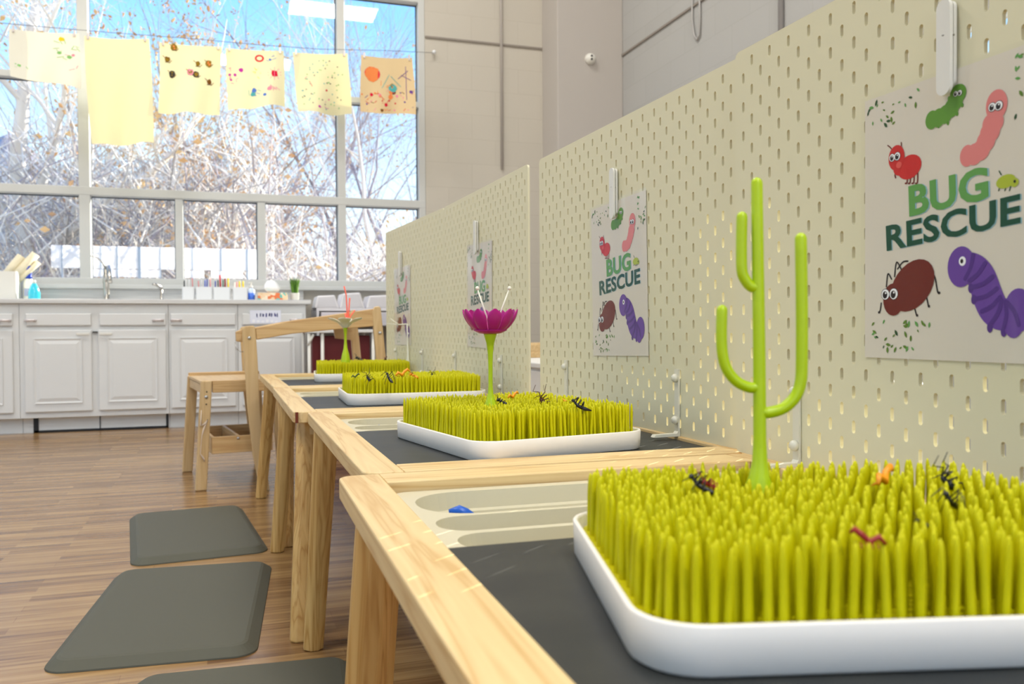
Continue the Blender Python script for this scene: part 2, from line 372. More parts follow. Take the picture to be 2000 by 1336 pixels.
# ================================================================== OUTSIDE
ground_m = mat('leaf_litter', (150, 140, 130), .95)
t_ = N(ground_m, 'ShaderNodeTexNoise', i_Scale=3.0, i_Detail=8.0); r_ = ramp(ground_m, [(.35, (120, 108, 100)), (.65, (205, 196, 186))]); L(ground_m, t_.outputs[0], r_.inputs[0]); L(ground_m, r_.outputs[0], BS(ground_m).inputs['Base Color'])
struct(MB().box(-40, 60, YW + .25, 70, -.3, -.02).build('ground', ground_m))
hill_m = mat('bare_hillside', (170, 158, 166), .95)
t_ = N(hill_m, 'ShaderNodeTexNoise', i_Scale=1.2, i_Detail=9.0, i_Roughness=.7); tcx = N(hill_m, 'ShaderNodeTexCoord'); mpx = N(hill_m, 'ShaderNodeMapping'); mpx.inputs['Scale'].default_value = (3.5, 1, .8)
L(hill_m, tcx.outputs['Object'], mpx.inputs[0]); L(hill_m, mpx.outputs[0], t_.inputs['Vector'])
r_ = ramp(hill_m, [(.36, (140, 124, 126)), (.66, (236, 226, 220)), (.5, (190, 176, 172))]); L(hill_m, t_.outputs[0], r_.inputs[0]); L(hill_m, r_.outputs[0], BS(hill_m).inputs['Base Color'])
random.seed(5)
b = MB(); nx, ny = 60, 14; vs = []
def hh(x, y):
    a = math.atan2(x - CAM.x, y - CAM.y)          # bearing
    t = min(1, max(0, (y - 13) / 9))
    base = 5.6 - 4.3 * (1 / (1 + math.exp(-(a - .03) * 26)))
    return -.1 + t * base * (1 + .10 * math.sin(x * .9) + .07 * math.sin(x * 2.3 + 1))
for j in range(ny + 1):
    for i in range(nx + 1):
        x = -26 + 60 * i / nx; y = 12.5 + 12 * j / ny; vs.append((x, y, hh(x, y) + (random.random() - .5) * .25))
b.add(vs, [(j * (nx + 1) + i, j * (nx + 1) + i + 1, (j + 1) * (nx + 1) + i + 1, (j + 1) * (nx + 1) + i) for j in range(ny) for i in range(nx)], True)
struct(b.build('hillside', hill_m))

def bark(name, c1, c2):
    m = mat(name, c1, .9); t = N(m, 'ShaderNodeTexNoise', i_Scale=5.0, i_Detail=4.0); r = ramp(m, [(.4, c1), (.62, c2)]); L(m, t.outputs[0], r.inputs[0]); L(m, r.outputs[0], BS(m).inputs['Base Color']); return m
barks = [bark('bark_pale', (255, 250, 240), (236, 226, 212)), bark('bark_grey', (214, 200, 186), (150, 134, 122)), bark('bark_mauve', (200, 188, 190), (140, 126, 134))]
leafm = bark('dry_leaves', (244, 200, 130), (214, 158, 104))
def grow(mb, lf, p, d, r, ln, depth, rnd, leafy, droop):
    pts = [p]; rad = [r]; n = 3 if depth > 1 else 2
    q = p.copy(); dd = d.copy()
    for i in range(n):
        dd = (dd + Vector((rnd.gauss(0, .13), rnd.gauss(0, .13), rnd.gauss(.02, .08) - droop))).normalized()
        q = q + dd * ln / n; pts.append(q.copy()); rad.append(r * (1 - .45 * (i + 1) / n))
    mb.tube(pts, rad, 5 if depth > 2 else 3, cap=False)
    if depth == 0:
        if rnd.random() < leafy * .35:
            for _ in range(rnd.randint(2, 5)):
                c = q + Vector((rnd.gauss(0, .07), rnd.gauss(0, .07), rnd.gauss(-.04, .07))); s_ = rnd.uniform(.025, .05)
                a = Vector((rnd.gauss(0, 1), rnd.gauss(0, 1), rnd.gauss(0, 1))).normalized(); bb = a.orthogonal().normalized()
                lf.add([c - a * s_, c + bb * s_ * .55, c + a * s_, c - bb * s_ * .55 + a.cross(bb) * s_ * .3], [(0, 1, 2, 3)])
        return
    for k_ in range(rnd.randint(2, 4) if depth > 1 else 3):
        t = rnd.uniform(.35, 1); i = min(int(t * n), n - 1); base = pts[i].lerp(pts[i + 1], t * n - i)
        ax = dd.orthogonal().normalized(); ax.rotate(Matrix.Rotation(rnd.uniform(0, 6.28), 3, dd)); nd = (dd * rnd.uniform(.5, 1) + ax * rnd.uniform(.35, .8)).normalized()
        grow(mb, lf, base, nd, rad[i] * rnd.uniform(.42, .62), ln * rnd.uniform(.55, .8), depth - 1, rnd, leafy, droop)
    grow(mb, lf, q, dd, rad[-1], ln * .75, depth - 1, rnd, leafy, droop)
def tree(x, y, h, r, seed, bi, leafy, label, lean=0, droop=.0, depth=5):
    rnd = random.Random(seed); t = empty('bare_tree', (x, y, hh(x, y) - .05 if y > 12.5 else -.05)); mb = MB(); lf = MB()
    grow(mb, lf, Vector((0, 0, 0)), Vector((lean, 0, 1)).normalized(), r, h * .36, depth, rnd, leafy, droop)
    mb.build('trunk_and_branches', barks[bi], t)
    if lf.v: lf.build('dry_leaves', leafm, t)
    tag(t, label, 'tree', 'bare trees outside the window')
def tx(px, y): return onY(px, 400, y).x
TR = [(14, 6.0, 6.5, .21, 1, 0, .3, 'pale thick-trunked bare tree outside at the far left of the window', .02),
      (95, 8.5, 6.0, .08, 2, 1, .2, 'grey bare tree outside behind the left window pane, right of the thick pale trunk', -.1),
      (215, 7.0, 5.5, .07, 3, 1, .5, 'bare tree with dry leaves outside just right of the main upright window bar', .1),
      (290, 9.0, 6.0, .08, 4, 0, .3, 'pale bare tree outside behind the second hanging cloth', -.08),
      (400, 6.5, 4.8, .06, 5, 0, 2.0, 'small tree with many orange dry leaves outside below the third hanging cloth', .12),
      (480, 8.0, 5.6, .07, 6, 1, 1.7, 'bare tree with orange dry leaves outside below the fourth hanging cloth', -.12),
      (530, 10.0, 6.6, .08, 7, 2, .2, 'mauve-grey bare tree outside left of the fifth hanging cloth', .1),
      (585, 8.0, 6.4, .06, 8, 2, .15, 'leaning mauve-grey bare tree outside below the fifth hanging cloth', .24),
      (640, 11.0, 7.5, .07, 9, 2, .1, 'slender bare tree outside just left of the right-hand upright window bar', .05),
      (715, 9.5, 7.5, .06, 10, 2, .1, 'slender bare tree outside below the rightmost hanging cloth', -.05),
      (770, 8.0, 7.2, .06, 11, 0, .3, 'pale bare tree with yellow leaves outside at the right end of the window', -.03),
      (810, 11.0, 8, .07, 12, 2, .1, 'bare tree outside partly hidden by the right window frame', -.02),
      (680, 13.0, 8, .07, 14, 2, .1, 'distant bare tree outside right of the right-hand upright window bar', 0)]
for px, y, h, r, sd, bi, lf_, lb, ln in TR: tree(tx(px, y), y, h, r, sd, bi, lf_, lb, ln)
# countless thin brush stems in front of the hillside
rnd = random.Random(77); b = MB()
for i in range(9500):
    y = rnd.uniform(4.5, 15); x = tx(rnd.uniform(-60, 860), y)
    z0 = (hh(x, y) if y > 12.5 else 0)
    zz = z0 + rnd.uniform(-.1, 2.6 if x < tx(560, y) else 1.2); ln = rnd.uniform(.5, 1.6)
    d = Vector((rnd.gauss(0, .5), rnd.gauss(0, .3), rnd.uniform(.2, 1))).normalized(); p0 = Vector((x, y, zz)); p1 = p0 + d * ln * .5
    p2 = p1 + (d + Vector((rnd.gauss(0, .35), rnd.gauss(0, .2), rnd.gauss(-.15, .3)))).normalized() * ln * .5
    b.mi = rnd.choice((0, 0, 1, 2)); r = rnd.uniform(.005, .016)
    b.tube([p0, p1, p2], [r, r * .7, r * .3], 3, cap=False)
    if rnd.random() < .05:
        b.mi = 3; c = p2; s_ = rnd.uniform(.03, .06); b.add([c + Vector((-s_, 0, 0)), c + Vector((0, .01, -s_ * .6)), c + Vector((s_, 0, 0)), c + Vector((0, 0, s_ * .7))], [(0, 1, 2, 3)])
tag(b.build('brush', barks + [leafm]), 'tangled thicket of thin pale stems outside all along the window', 'brush', kind='stuff')
# white gridded panels added outside, standing in for reflections in the lower panes
pan = mat('reflection_panel_white', (250, 252, 255), .5); tr = N(pan, 'ShaderNodeBsdfTranslucent'); tr.inputs[0].default_value = (1, 1, 1, 1); mx = N(pan, 'ShaderNodeMixShader'); mx.inputs[0].default_value = .8
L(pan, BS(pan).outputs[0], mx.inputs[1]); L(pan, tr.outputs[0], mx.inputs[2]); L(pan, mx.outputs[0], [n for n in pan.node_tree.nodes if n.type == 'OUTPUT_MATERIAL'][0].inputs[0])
YP = 3.4; pw = empty('reflection_screen', (onY(300, 500, YP).x, YP, 0)); px0 = pw.location.x
tag(pw, 'row of white gridded panels added outside as stand-in for reflections in the lower window panes', 'panel')
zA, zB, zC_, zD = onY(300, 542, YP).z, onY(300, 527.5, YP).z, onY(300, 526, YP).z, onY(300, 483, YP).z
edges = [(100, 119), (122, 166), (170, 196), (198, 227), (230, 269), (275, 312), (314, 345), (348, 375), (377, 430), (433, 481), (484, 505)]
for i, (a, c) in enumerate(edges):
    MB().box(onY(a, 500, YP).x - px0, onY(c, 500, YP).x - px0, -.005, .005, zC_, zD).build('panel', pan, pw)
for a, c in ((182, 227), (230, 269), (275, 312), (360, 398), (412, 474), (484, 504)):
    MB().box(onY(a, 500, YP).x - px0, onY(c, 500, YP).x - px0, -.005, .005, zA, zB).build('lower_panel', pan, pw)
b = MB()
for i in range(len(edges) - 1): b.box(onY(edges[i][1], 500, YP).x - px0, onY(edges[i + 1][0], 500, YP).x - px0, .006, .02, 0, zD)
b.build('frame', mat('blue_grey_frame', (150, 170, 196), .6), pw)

# ================================================================== KITCHEN COUNTER
CZ = .862
marble = mat('marble', (214, 214, 212), .25)
t_ = N(marble, 'ShaderNodeTexNoise', i_Scale=5.0, i_Detail=8.0, i_Distortion=2.0); r_ = ramp(marble, [(.4, (196, 196, 196)), (.6, (226, 226, 224)), (.5, (216, 216, 214))]); L(marble, t_.outputs[0], r_.inputs[0]); L(marble, r_.outputs[0], BS(marble).inputs['Base Color'])
ct = empty('countertop', (0, 0, 0)); tag(ct, 'long grey-white marble countertop under the window', 'countertop')
MB().box(-3.0, 1.445, -.10, .53, .832, CZ).build('worktop', marble, ct, bevel=.004)
MB().box(-3.0, 1.445, .531, .549, CZ, .962).build('backsplash', marble, ct, bevel=.003)
cab_m = mat('cabinet_paint', (222, 223, 222), .42)
def door_front(par, nm, x0, x1, z0, z1, panel=True, hx=None, hz=None):
    d = MB(); d.box(x0, x1, -.09, -.0705, z0, z1); o = d.build(nm, cab_m, par, bevel=.005)
    if panel:
        m_ = .055; b = MB()
        P = [(x0 + m_, z0 + m_), (x1 - m_, z0 + m_), (x1 - m_, z1 - m_), (x0 + m_, z1 - m_)]; g = .012; Q = [(x0 + m_ + g, z0 + m_ + g), (x1 - m_ - g, z0 + m_ + g), (x1 - m_ - g, z1 - m_ - g), (x0 + m_ + g, z1 - m_ - g)]
        g2 = .034; S = [(x0 + m_ + g2, z0 + m_ + g2), (x1 - m_ - g2, z0 + m_ + g2), (x1 - m_ - g2, z1 - m_ - g2), (x0 + m_ + g2, z1 - m_ - g2)]
        vs = [(a, -.0902, c) for a, c in P] + [(a, -.0975, c) for a, c in P] + [(a, -.0935, c) for a, c in Q] + [(a, -.0985, c) for a, c in S]
        fs = []
        for k0 in (0, 4, 8): fs += [(k0 + i, k0 + (i + 1) % 4, k0 + 4 + (i + 1) % 4, k0 + 4 + i) for i in range(4)]
        fs.append((12, 13, 14, 15)); b.add(vs, fs); b.build('raised_panel', cab_m, o)
    if hx is not None:
        h = MB(); h.tube([(hx - .03, -.091, hz), (hx - .026, -.107, hz), (hx - .01, -.112, hz), (hx + .01, -.112, hz), (hx + .026, -.107, hz), (hx + .03, -.091, hz)], .008, 8)
        h.build('handle', steel_w, o)
    return o
steel_w = mat('satin_white_metal', (214, 206, 206), .3, metal=.3)
def cabinet(x0, x1, doors, drawers, label, plinth=True):
    t = empty('base_cabinet', ((x0 + x1) / 2, 0, 0)); X = (x0 + x1) / 2
    MB().box(x0 + .001 - X, x1 - .001 - X, -.07, .525, .10, .8315).build('body', cab_m, t, bevel=.002)
    pl = MB().box(x0 + .001 - X, x1 - .001 - X, 0, .5, 0, .10).build('plinth', cab_m, t)
    for a, c, hx in drawers: door_front(t, 'drawer', a - X, c - X, .690, .768, False, hx - X if hx is not None else None, .724)
    for a, c, hx in doors: door_front(t, 'door', a - X, c - X, .138, .662, True, None)
    tag(t, label, 'cabinet', 'white cabinets under the window'); return t, X
cabinet(-1.26, -.365, [(-1.22, -.83, None), (-.80, -.40, None)], [(-1.22, -.83, -1.0), (-.80, -.40, -.44)], 'white base cabinet at the left photo edge, left of the sink cabinet')
sk, X = cabinet(-.365, .515, [(-.335, .052, None), (.092, .50, None)], [(-.325, .05, -.298), (.10, .50, .453)], 'white sink base cabinet with black-edged plinth under the tap')
b = MB(); b.box(-.30 - X, .505 - X, -.006, -.0005, 0, .014); b.box(-.305 - X, -.275 - X, -.006, -.0005, 0, .10); b.box(.49 - X, .505 - X, -.006, -.0005, 0, .10); b.box(.083 - X, .088 - X, -.006, -.0005, 0, .10)
tag(b.build('plinth_seal', black, sk), 'black rubber plinth seal')
MB().box(.058 - X, .087 - X, -.09, -.071, .645, .652).build('door_catch', black, sk)
for hx in (.01, .145): MB().box(hx - .045 - X, hx + .03 - X, -.104, -.0985, .628, .644).build('child_lock', white, sk, bevel=.002)
cabinet(.515, .955, [(.53, .94, None)], [(.53, .94, .565)], 'white base cabinet under the pen caddy, right of the sink cabinet')
c4, X = cabinet(.955, 1.41, [(.985, 1.385, None)], [(.985, 1.385, 1.335)], 'rightmost white base cabinet with a paper sign on its drawer')
sg = MB(); sg.box(1.035 - X, 1.24 - X, -.0925, -.0912, .700, .790); o = sg.build('paper_sign', mat('paper_bluish', (232, 236, 250), .5), c4)
b = MB(); rnd = random.Random(3)
for i in range(8):
    x = 1.075 - X + i * .0195
    for q_ in range(3): xx = x + rnd.uniform(0, .009); b.box(xx, xx + rnd.uniform(.003, .008), -.0932, -.0926, .742 + rnd.uniform(-.002, .010), .772 - rnd.uniform(0, .008))
b.build('lettering', mat('ink_blue', (90, 96, 170), .6), o)
b = MB()
for i in range(6): x = 1.05 - X + i * .03; b.box(x, x + .018, -.0932, -.0926, .706, .727 - (i % 3) * .005)
b.build('lower_marks', mat('pale_print', (246, 248, 255), .5), o)
if True:
    cabinet(-2.4, -1.26, [(-2.36, -1.86, None), (-1.80, -1.30, None)], [(-2.36, -1.86, None), (-1.80, -1.30, None)], 'white base cabinet far left beyond the photo edge')

# --- things on the counter
def cu(px, v): return onY(px, 580, v).x
def hz(px, py, v): return onY(px, py, v).z
# tap
x = cu(208, .36); t = empty('kitchen_tap', (x, .36, CZ)); tag(t, 'tall brushed steel pull-out kitchen tap on the counter', 'tap')
H1 = hz(208, 520, .36) - CZ
MB().lathe([(.024, 0), (.024, .006), (.020, .012), (.020, H1 * .5), (.0225, H1 * .52), (.0225, H1 * .72), (.0185, H1 * .75), (.017, H1 * .95), (.008, H1)], n=20).build('tap_body', steel, t)
MB().tube([(0, 0, H1 * .9), (-.02, -.01, H1 * 1.10), (-.05, -.03, H1 * 1.22), (-.09, -.05, H1 * 1.27)], [.008, .006, .005, .004], 8).build('lever', steel, t)
MB().tube([(.0, 0, H1 * .93), (.018, -.03, H1 * .96), (.03, -.08, H1 * .84), (.035, -.11, H1 * .62), (.036, -.115, H1 * .50)], [.014, .014, .013, .015, .016], 10).build('spout', steel, t)
x = cu(315, .38); t = empty('soap_pump', (x, .38, CZ)); tag(t, 'small brushed steel soap dispenser pump right of the kitchen tap', 'soap dispenser')
MB().lathe([(.018, 0), (.018, .004), (.010, .008), (.010, .085), (.006, .09)], n=16).build('pump_body', steel, t)
MB().tube([(0, 0, .085), (-.006, -.01, .105), (-.03, -.04, .118), (-.05, -.06, .12)], [.011, .0115, .011, .009], 10).build('spout', steel, t)
# spray bottles
x = cu(56, .30); t = empty('spray_bottle', (x, .30, CZ)); tag(t, 'white cleaner bottle with dark blue cap on the left of the counter', 'bottle')
zt = hz(56, 520, .3) - CZ
MB().lathe([(.030, 0), (.033, .01), (.033, zt * .5), (.02, zt * .66), (.013, zt * .72)], n=18).build('bottle', mat('bottle_white', (236, 236, 226), .4), t)
MB().lathe([(.026, zt * .64), (.021, zt * .70), (.021, zt * .8), (.027, zt), (.024, zt * 1.01)], n=16).build('cap', mat('deep_blue', (10, 60, 180), .4), t)
MB().box(-.02, .02, -.0335, -.033, .03, .08).build('label_patch', mat('label_grey', (170, 175, 200), .5), t)
x = cu(67, .22); t = empty('spray_bottle', (x, .22, CZ)); tag(t, 'clear bottle of turquoise liquid in front of the blue-capped bottle', 'bottle')
MB().lathe([(.034, 0), (.036, .006), (.037, .05), (.026, .085), (.016, .105), (.014, .112)], n=18).build('bottle', mat('turquoise_liquid', (60, 200, 225), .15, coat=.4), t)
MB().lathe([(.012, .112), (.012, .128), (.008, .135)], n=12).build('nozzle', white, t)
# white bin with rolled paper
xa, xb = cu(-14, .25), cu(38, .25); zt = hz(20, 531, .25) - CZ
t = empty('white_bin', ((xa + xb) / 2, .28, CZ)); tag(t, 'white open bin holding paper rolls at the left end of the counter', 'bin')
hw = (xb - xa) / 2; b = MB(); b.plate(rrect(-hw, hw, -.11, .11, .02), [rrect(-hw + .006, hw - .006, -.104, .104, .016)], .004, zt); b.prism(rrect(-hw, hw, -.11, .11, .02), 0, .004)
b.build('bin_body', white, t)
paper_m = mat('cream_paper', (236, 226, 196), .7)
for i, (px_, py_, px2, py2, r) in enumerate(((0, 552, 42, 500, .028), (18, 552, 70, 496, .028), (36, 548, 76, 512, .018))):
    p0 = onY(px_, py_, .28); p1 = onY(px2, py2, .30); o = MB().tube([p0 - Vector((0, 0, 0)), p1], r, 16)
    t = o.build('paper_roll', paper_m)
    tag(t, ['cream paper roll leaning furthest left in the white bin', 'thick cream paper roll in the middle of the white bin', 'thinner paper roll on the right of the white bin'][i], 'paper roll', 'paper rolls in the white bin')
# pen caddies
caps = [(30, 30, 34), (235, 235, 235), (230, 150, 150), (40, 80, 200), (40, 60, 180), (60, 60, 60), (210, 30, 40), (140, 20, 30), (240, 210, 30), (60, 120, 80), (240, 240, 240)]
cup_cols = [(356, 380), (383, 415), (417, 450), (455, 484)]
cupm = mat('cup_white', (228, 230, 232), .4)
for i, (a, c) in enumerate(cup_cols):
    x0, x1 = cu(a, .25), cu(c, .25); hwid = (x1 - x0) / 2
    t = MB(); t.plate(rrect(-hwid, hwid, -.035, .035, .012), [rrect(-hwid + .004, hwid - .004, -.031, .031, .009)], .004, hz(420, 561, .25) - CZ); t.prism(rrect(-hwid, hwid, -.035, .035, .012), 0, .004)
    xc = (x0 + x1) / 2; o = t.build('pen_cup', cupm, loc=(xc, .25, CZ))
    tag(o, ['leftmost white pen cup on the counter, left of the tissue box', 'white pen cup holding blue pens, second from left', 'white pen cup holding red and yellow markers', 'white pen cup with yellow item nearest the blue sanitizer bottle'][i], 'pen cup', 'white pen cups on the counter')
rnd = random.Random(11)
penpx = [(357, 548, 0), (364, 545, 1), (370, 546, 1), (377, 543, 2), (379, 549, 1), (388, 548, 2), (394, 546, 1), (401, 547, 3), (405, 545, 4), (411, 548, 3), (413, 544, 2), (421, 549, 4), (426, 547, 5), (430, 537, 6), (436, 546, 9), (440, 544, 7), (447, 543, 8), (446, 549, 8), (458, 551, 10), (463, 550, 2), (468, 549, 8), (475, 549, 8)]
cname = ['black', 'white', 'pink', 'blue', 'dark blue', 'grey', 'red', 'dark red', 'yellow', 'green', 'pale']
pm = [mat('pen_' + n.replace(' ', '_'), c, .4) for n, c in zip(cname, caps)]
from collections import Counter
cnt = Counter(p[2] for p in penpx)
for i, (px_, py_, ci) in enumerate(penpx):
    x = cu(px_, .25); z = hz(px_, py_, .25); dx = rnd.uniform(-.006, .006)
    for a, c in cup_cols:
        if a <= px_ <= c: x = min(max(x, cu(a, .25) + .014), cu(c, .25) - .014)
    big = .006 if ci in (6, 7, 8) else .0042; yy = .25 + rnd.uniform(-.015, .015)
    o = MB().tube([(x - dx, yy, CZ + .006), (x, yy, z - .006), (x, yy, z)], [big, big, big * .6], 8).build('pen', pm[ci])
    j = sum(1 for a, c in cup_cols if px_ > c); where = ['leftmost white cup', 'second white cup', 'third white cup', 'white cup beside the sanitizer'][min(j, 3)]
    tag(o, '%s pen or marker standing in the %s' % (cname[ci], where), 'pen', 'pens in the white cups')
# sanitizer
x = cu(491, .25); t = empty('sanitizer_bottle', (x, .25, CZ)); tag(t, 'clear pump bottle with blue label between the pen cups and tissue box', 'bottle')
MB().lathe([(.022, 0), (.024, .005), (.024, .078), (.012, .09), (.010, .095)], n=18).build('bottle', mat('pale_clear', (205, 222, 250), .2), t)
MB().lathe([(.0245, .006), (.0245, .06)], n=18).build('label_wrap', mat('label_blue', (70, 120, 225), .4), t)
b = MB(); b.lathe([(.011, .095), (.011, .11), (.004, .112), (.004, .13)], n=12); b.box(-.02, .008, -.006, .006, .13, .138); b.build('pump', white, t)
# tissue box
x0, x1 = cu(503, .25), cu(561, .25); t = empty('tissue_box', ((x0 + x1) / 2, .25, CZ)); tag(t, 'patterned orange and teal tissue box with a tissue pulled up', 'tissue box')
tm = mat('tissue_pattern', (225, 190, 150), .6); vo = N(tm, 'ShaderNodeTexVoronoi', i_Scale=46.0); tcx = N(tm, 'ShaderNodeTexCoord'); L(tm, tcx.outputs['Object'], vo.inputs['Vector']); sp_ = N(tm, 'ShaderNodeSeparateColor'); L(tm, vo.outputs['Color'], sp_.inputs[0])
r_ = ramp(tm, [(.0, (236, 206, 168)), (.45, (230, 196, 150)), (.55, (96, 190, 180)), (.72, (226, 120, 70)), (.85, (240, 226, 200))]); r_.color_ramp.interpolation = 'CONSTANT'; L(tm, sp_.outputs[0], r_.inputs[0]); L(tm, r_.outputs[0], BS(tm).inputs['Base Color'])
hwid = (x1 - x0) / 2; MB().box(-hwid, hwid, -.055, .055, 0, .060).build('carton', tm, t, bevel=.002)
b = MB(); b.lathe([(.03, .069), (.045, .075), (.055, .10), (.046, .125), (.028, .145), (.006, .152)], n=14)
rnd = random.Random(4); b.v = [(p[0] + rnd.uniform(-.004, .004) + (.01 if p[2] > .12 else 0) * -1, p[1] * .5, p[2] + rnd.uniform(-.004, .004)) for p in b.v]
b.build('tissue', mat('tissue_white', (250, 250, 250), .8), t)
# potted plant
x = cu(576, .27); t = empty('potted_plant', (x, .27, CZ)); tag(t, 'small green grassy plant in a white pot at the right end of the counter', 'plant')
MB().lathe([(.024, 0), (.027, .004), (.032, .058), (.033, .062), (.029, .062), (.028, .052)], n=20).build('pot', white, t)
b = MB(); rnd = random.Random(8)
for i in range(260):
    a = rnd.uniform(0, 6.28); r0 = rnd.uniform(0, .02); r1 = r0 + rnd.uniform(.0, .03); h = rnd.uniform(.06, .125)
    p0 = Vector((math.cos(a) * r0, math.sin(a) * r0, .05)); p2 = Vector((math.cos(a) * r1, math.sin(a) * r1, .055 + h)); p1 = p0.lerp(p2, .5) + Vector((0, 0, .015))
    b.mi = rnd.choice((0, 1)); b.tube([p0, p1, p2], [.0022, .002, .0005], 3, cap=False)
b.build('foliage', [mat('plant_green', (70, 120, 30), .6), mat('plant_green_light', (120, 165, 60), .6)], t)

# --- white shelf and bins right of the counter
SX0, SX1, SY = 1.50, 2.38, .10
zt = hz(660, 602, SY)
t = empty('shelf_unit', ((SX0 + SX1) / 2, .3, 0)); tag(t, 'white storage shelf right of the kitchen counter carrying white bins', 'shelf'); X = (SX0 + SX1) / 2
b = MB(); b.box(SX0 - X, SX1 - X, -.2, .22, zt - .02, zt)
for xx in (SX0, (SX0 + SX1) / 2, SX1 - .018): b.box(xx - X, xx + .018 - X, -.2, .22, 0, zt - .02)
b.build('carcass', mat('shelf_white', (224, 222, 226), .45), t, bevel=.002)
MB().box(SX0 + .03 - X, SX0 + .22 - X, -.22, .1, zt - .13, zt - .03).build('drawer_box', mat('drawer_lilac', (214, 208, 216), .5), t, bevel=.006)
MB().box(SX0 + .25 - X, SX0 + .42 - X, -.21, .1, zt - .13, zt - .03).build('drawer_box', mat('drawer_grey', (200, 198, 206), .5), t, bevel=.006)
MB().box(SX0 + .46 - X, SX1 - .03 - X, -.21, .1, zt - .13, zt - .03).build('drawer_box', mat('drawer_grey', (200, 198, 206), .5), t, bevel=.006)
binw = mat('bin_white', (232, 230, 232), .4)
for i, (a, c, ty) in enumerate(((614, 664, 576), (663, 714, 571), (715, 768, 576))):
    x0, x1 = onY(a, 600, .1).x, onY(c, 600, .1).x; z1 = onY((a + c) / 2, ty, .1).z - zt; hwid = (x1 - x0) / 2
    t = empty('storage_bin', ((x0 + x1) / 2, .26, zt)); tag(t, ['white slanted storage bin on the shelf nearest the counter', 'middle white slanted storage bin on the shelf', 'white slanted storage bin on the shelf nearest the pegboards'][i], 'bin', 'white bins on the shelf')
    P = [(-hwid + .002, 0), (hwid - .002, 0), (hwid * .60, z1), (-hwid * .72, z1 * .93)]
    b = MB(); b.prism(P, -.15, .12, 'y'); b.build('bin_body', binw, t, bevel=.008)
    MB().prism([(-hwid + .02, .010), (hwid - .02, .010), (hwid * .55, z1 - .012), (-hwid * .66, z1 * .93 - .012)], -.153, -.1505, 'y').build('front_lip', mat('lip_white', (216, 214, 218), .4), t)
# small white table with dark red box under it
yT = -.6
t = empty('play_table', (onY(660, 650, yT).x, yT, 0)); X = t.location.x; tag(t, 'small white table between the counter and the pegboards', 'table')
zt2 = hz(650, 650, yT); x0, x1 = onY(600, 650, yT).x - X, onY(742, 650, yT).x - X
MB().box(x0, x1, -.02, .45, zt2, zt2 + .02).build('tabletop', white_lacq, t, bevel=.003)
for px_ in (604, 630, 729):
    for yy in ((.0,) if px_ == 630 else (.0, .42)):
        xx = onY(px_, 700, yT).x - X; MB().tube([(xx, yy, 0), (xx, yy, zt2)], .011, 10).build('leg', white, t)
b = MB(); a = onY(601, 675, yT); c = onY(612, 653, yT); b.tube([(a.x - X, -.005, a.z), (c.x - X, -.005, c.z)], .009, 6); b.build('brace', white, t)
a, c = onY(606, 645, yT + .2), onY(716, 645, yT + .2)
tag(MB().box(a.x, c.x, yT + .06, yT + .36, 0, zt2 - .02).build('red_box', darkred, bevel=.006), 'dark red box standing under the small white table', 'box')

# wall bits
x = onY(978, 50, YW).x
tag(MB().tube([(x, YW - .014, onY(978, 330, YW).z), (x, YW - .014, ZC - .01)], .012, 8).build('conduit', plaster), 'thin painted vertical conduit on the block wall right of the window', 'conduit')
p = onY(846, 104, YW); tag(MB().lathe([(.004, YW - .045), (.014, YW - .04), (.016, YW - .028), (.012, YW - .02), (.006, YW - .014), (.006, YW)], cx=p.x, cz=p.z, axis='y', n=14).build('line_hook', mat('hook_white', (225, 228, 232), .3)), 'round white hook on the wall holding the cloth line', 'hook')
p = onY(1152, 116, .2); t = empty('wall_sensor', (p.x, .2, p.z)); tag(t, 'round white dome camera with two black dots on the pillar', 'security camera')
MB().lathe([(.046, 0), (.046, -.012), (.038, -.034), (.020, -.048), (.004, -.052)], axis='y', n=28).build('housing', white, t)
for dz in (.014, -.012):
    MB().lathe([(.009, -.036), (.009, -.0515), (.006, -.054)], axis='y', n=14, cx=-.004, cz=dz).build('lens', black, t)
pts = [onX(a, c, XR - .012) for a, c in ((1352, -20), (1352, 40), (1356, 70), (1362, 78), (1366, 68), (1367, 30), (1366, -20))]
tag(MB().tube(pts, .008, 6).build('wall_cable', mat('cable_grey', (168, 166, 164), .5)), 'hanging loop of grey cable high on the right wall', 'cable')
pa, pb = onX(1525, 60, XR - .016), onX(1525, -20, XR - .016)
tag(MB().tube([(XR - .016, pa.y, 1.9), (XR - .016, pa.y, ZC - .01)], .016, 8).build('conduit', mat('conduit_grey', (160, 158, 158), .5)), 'grey vertical conduit high on the right wall above the near pegboard', 'conduit')

# ================================================================== CLOTHS ON A LINE
YC = .30
line = [(846, 104, .52), (760, 100, YC), (625, 97, YC), (500, 88, YC), (370, 76, YC), (235, 66, YC), (90, 54, YC), (-40, 42, YC)]
pts = [onY(a, c - 1, y) for a, c, y in line]
tag(MB().tube(pts, .0022, 5).build('cloth_line', mat('string', (120, 120, 130), .8)), 'thin string stretched in front of the window carrying the cloths', 'string')
def cloth_mat(name, col):
    m = mat(name, col, .9, spec=.1); tr = N(m, 'ShaderNodeBsdfTranslucent'); tr.inputs[0].default_value = (*lin((col[0] - 50, col[1] - 56, col[2] - 86)), 1); mx = N(m, 'ShaderNodeMixShader'); mx.inputs[0].default_value = .20
    L(m, BS(m).outputs[0], mx.inputs[1]); L(m, tr.outputs[0], mx.inputs[2]); L(m, mx.outputs[0], [n for n in m.node_tree.nodes if n.type == 'OUTPUT_MATERIAL'][0].inputs[0]); return m
clothm = cloth_mat('muslin', (252, 246, 206)); clothw = cloth_mat('muslin_pale', (248, 246, 232))
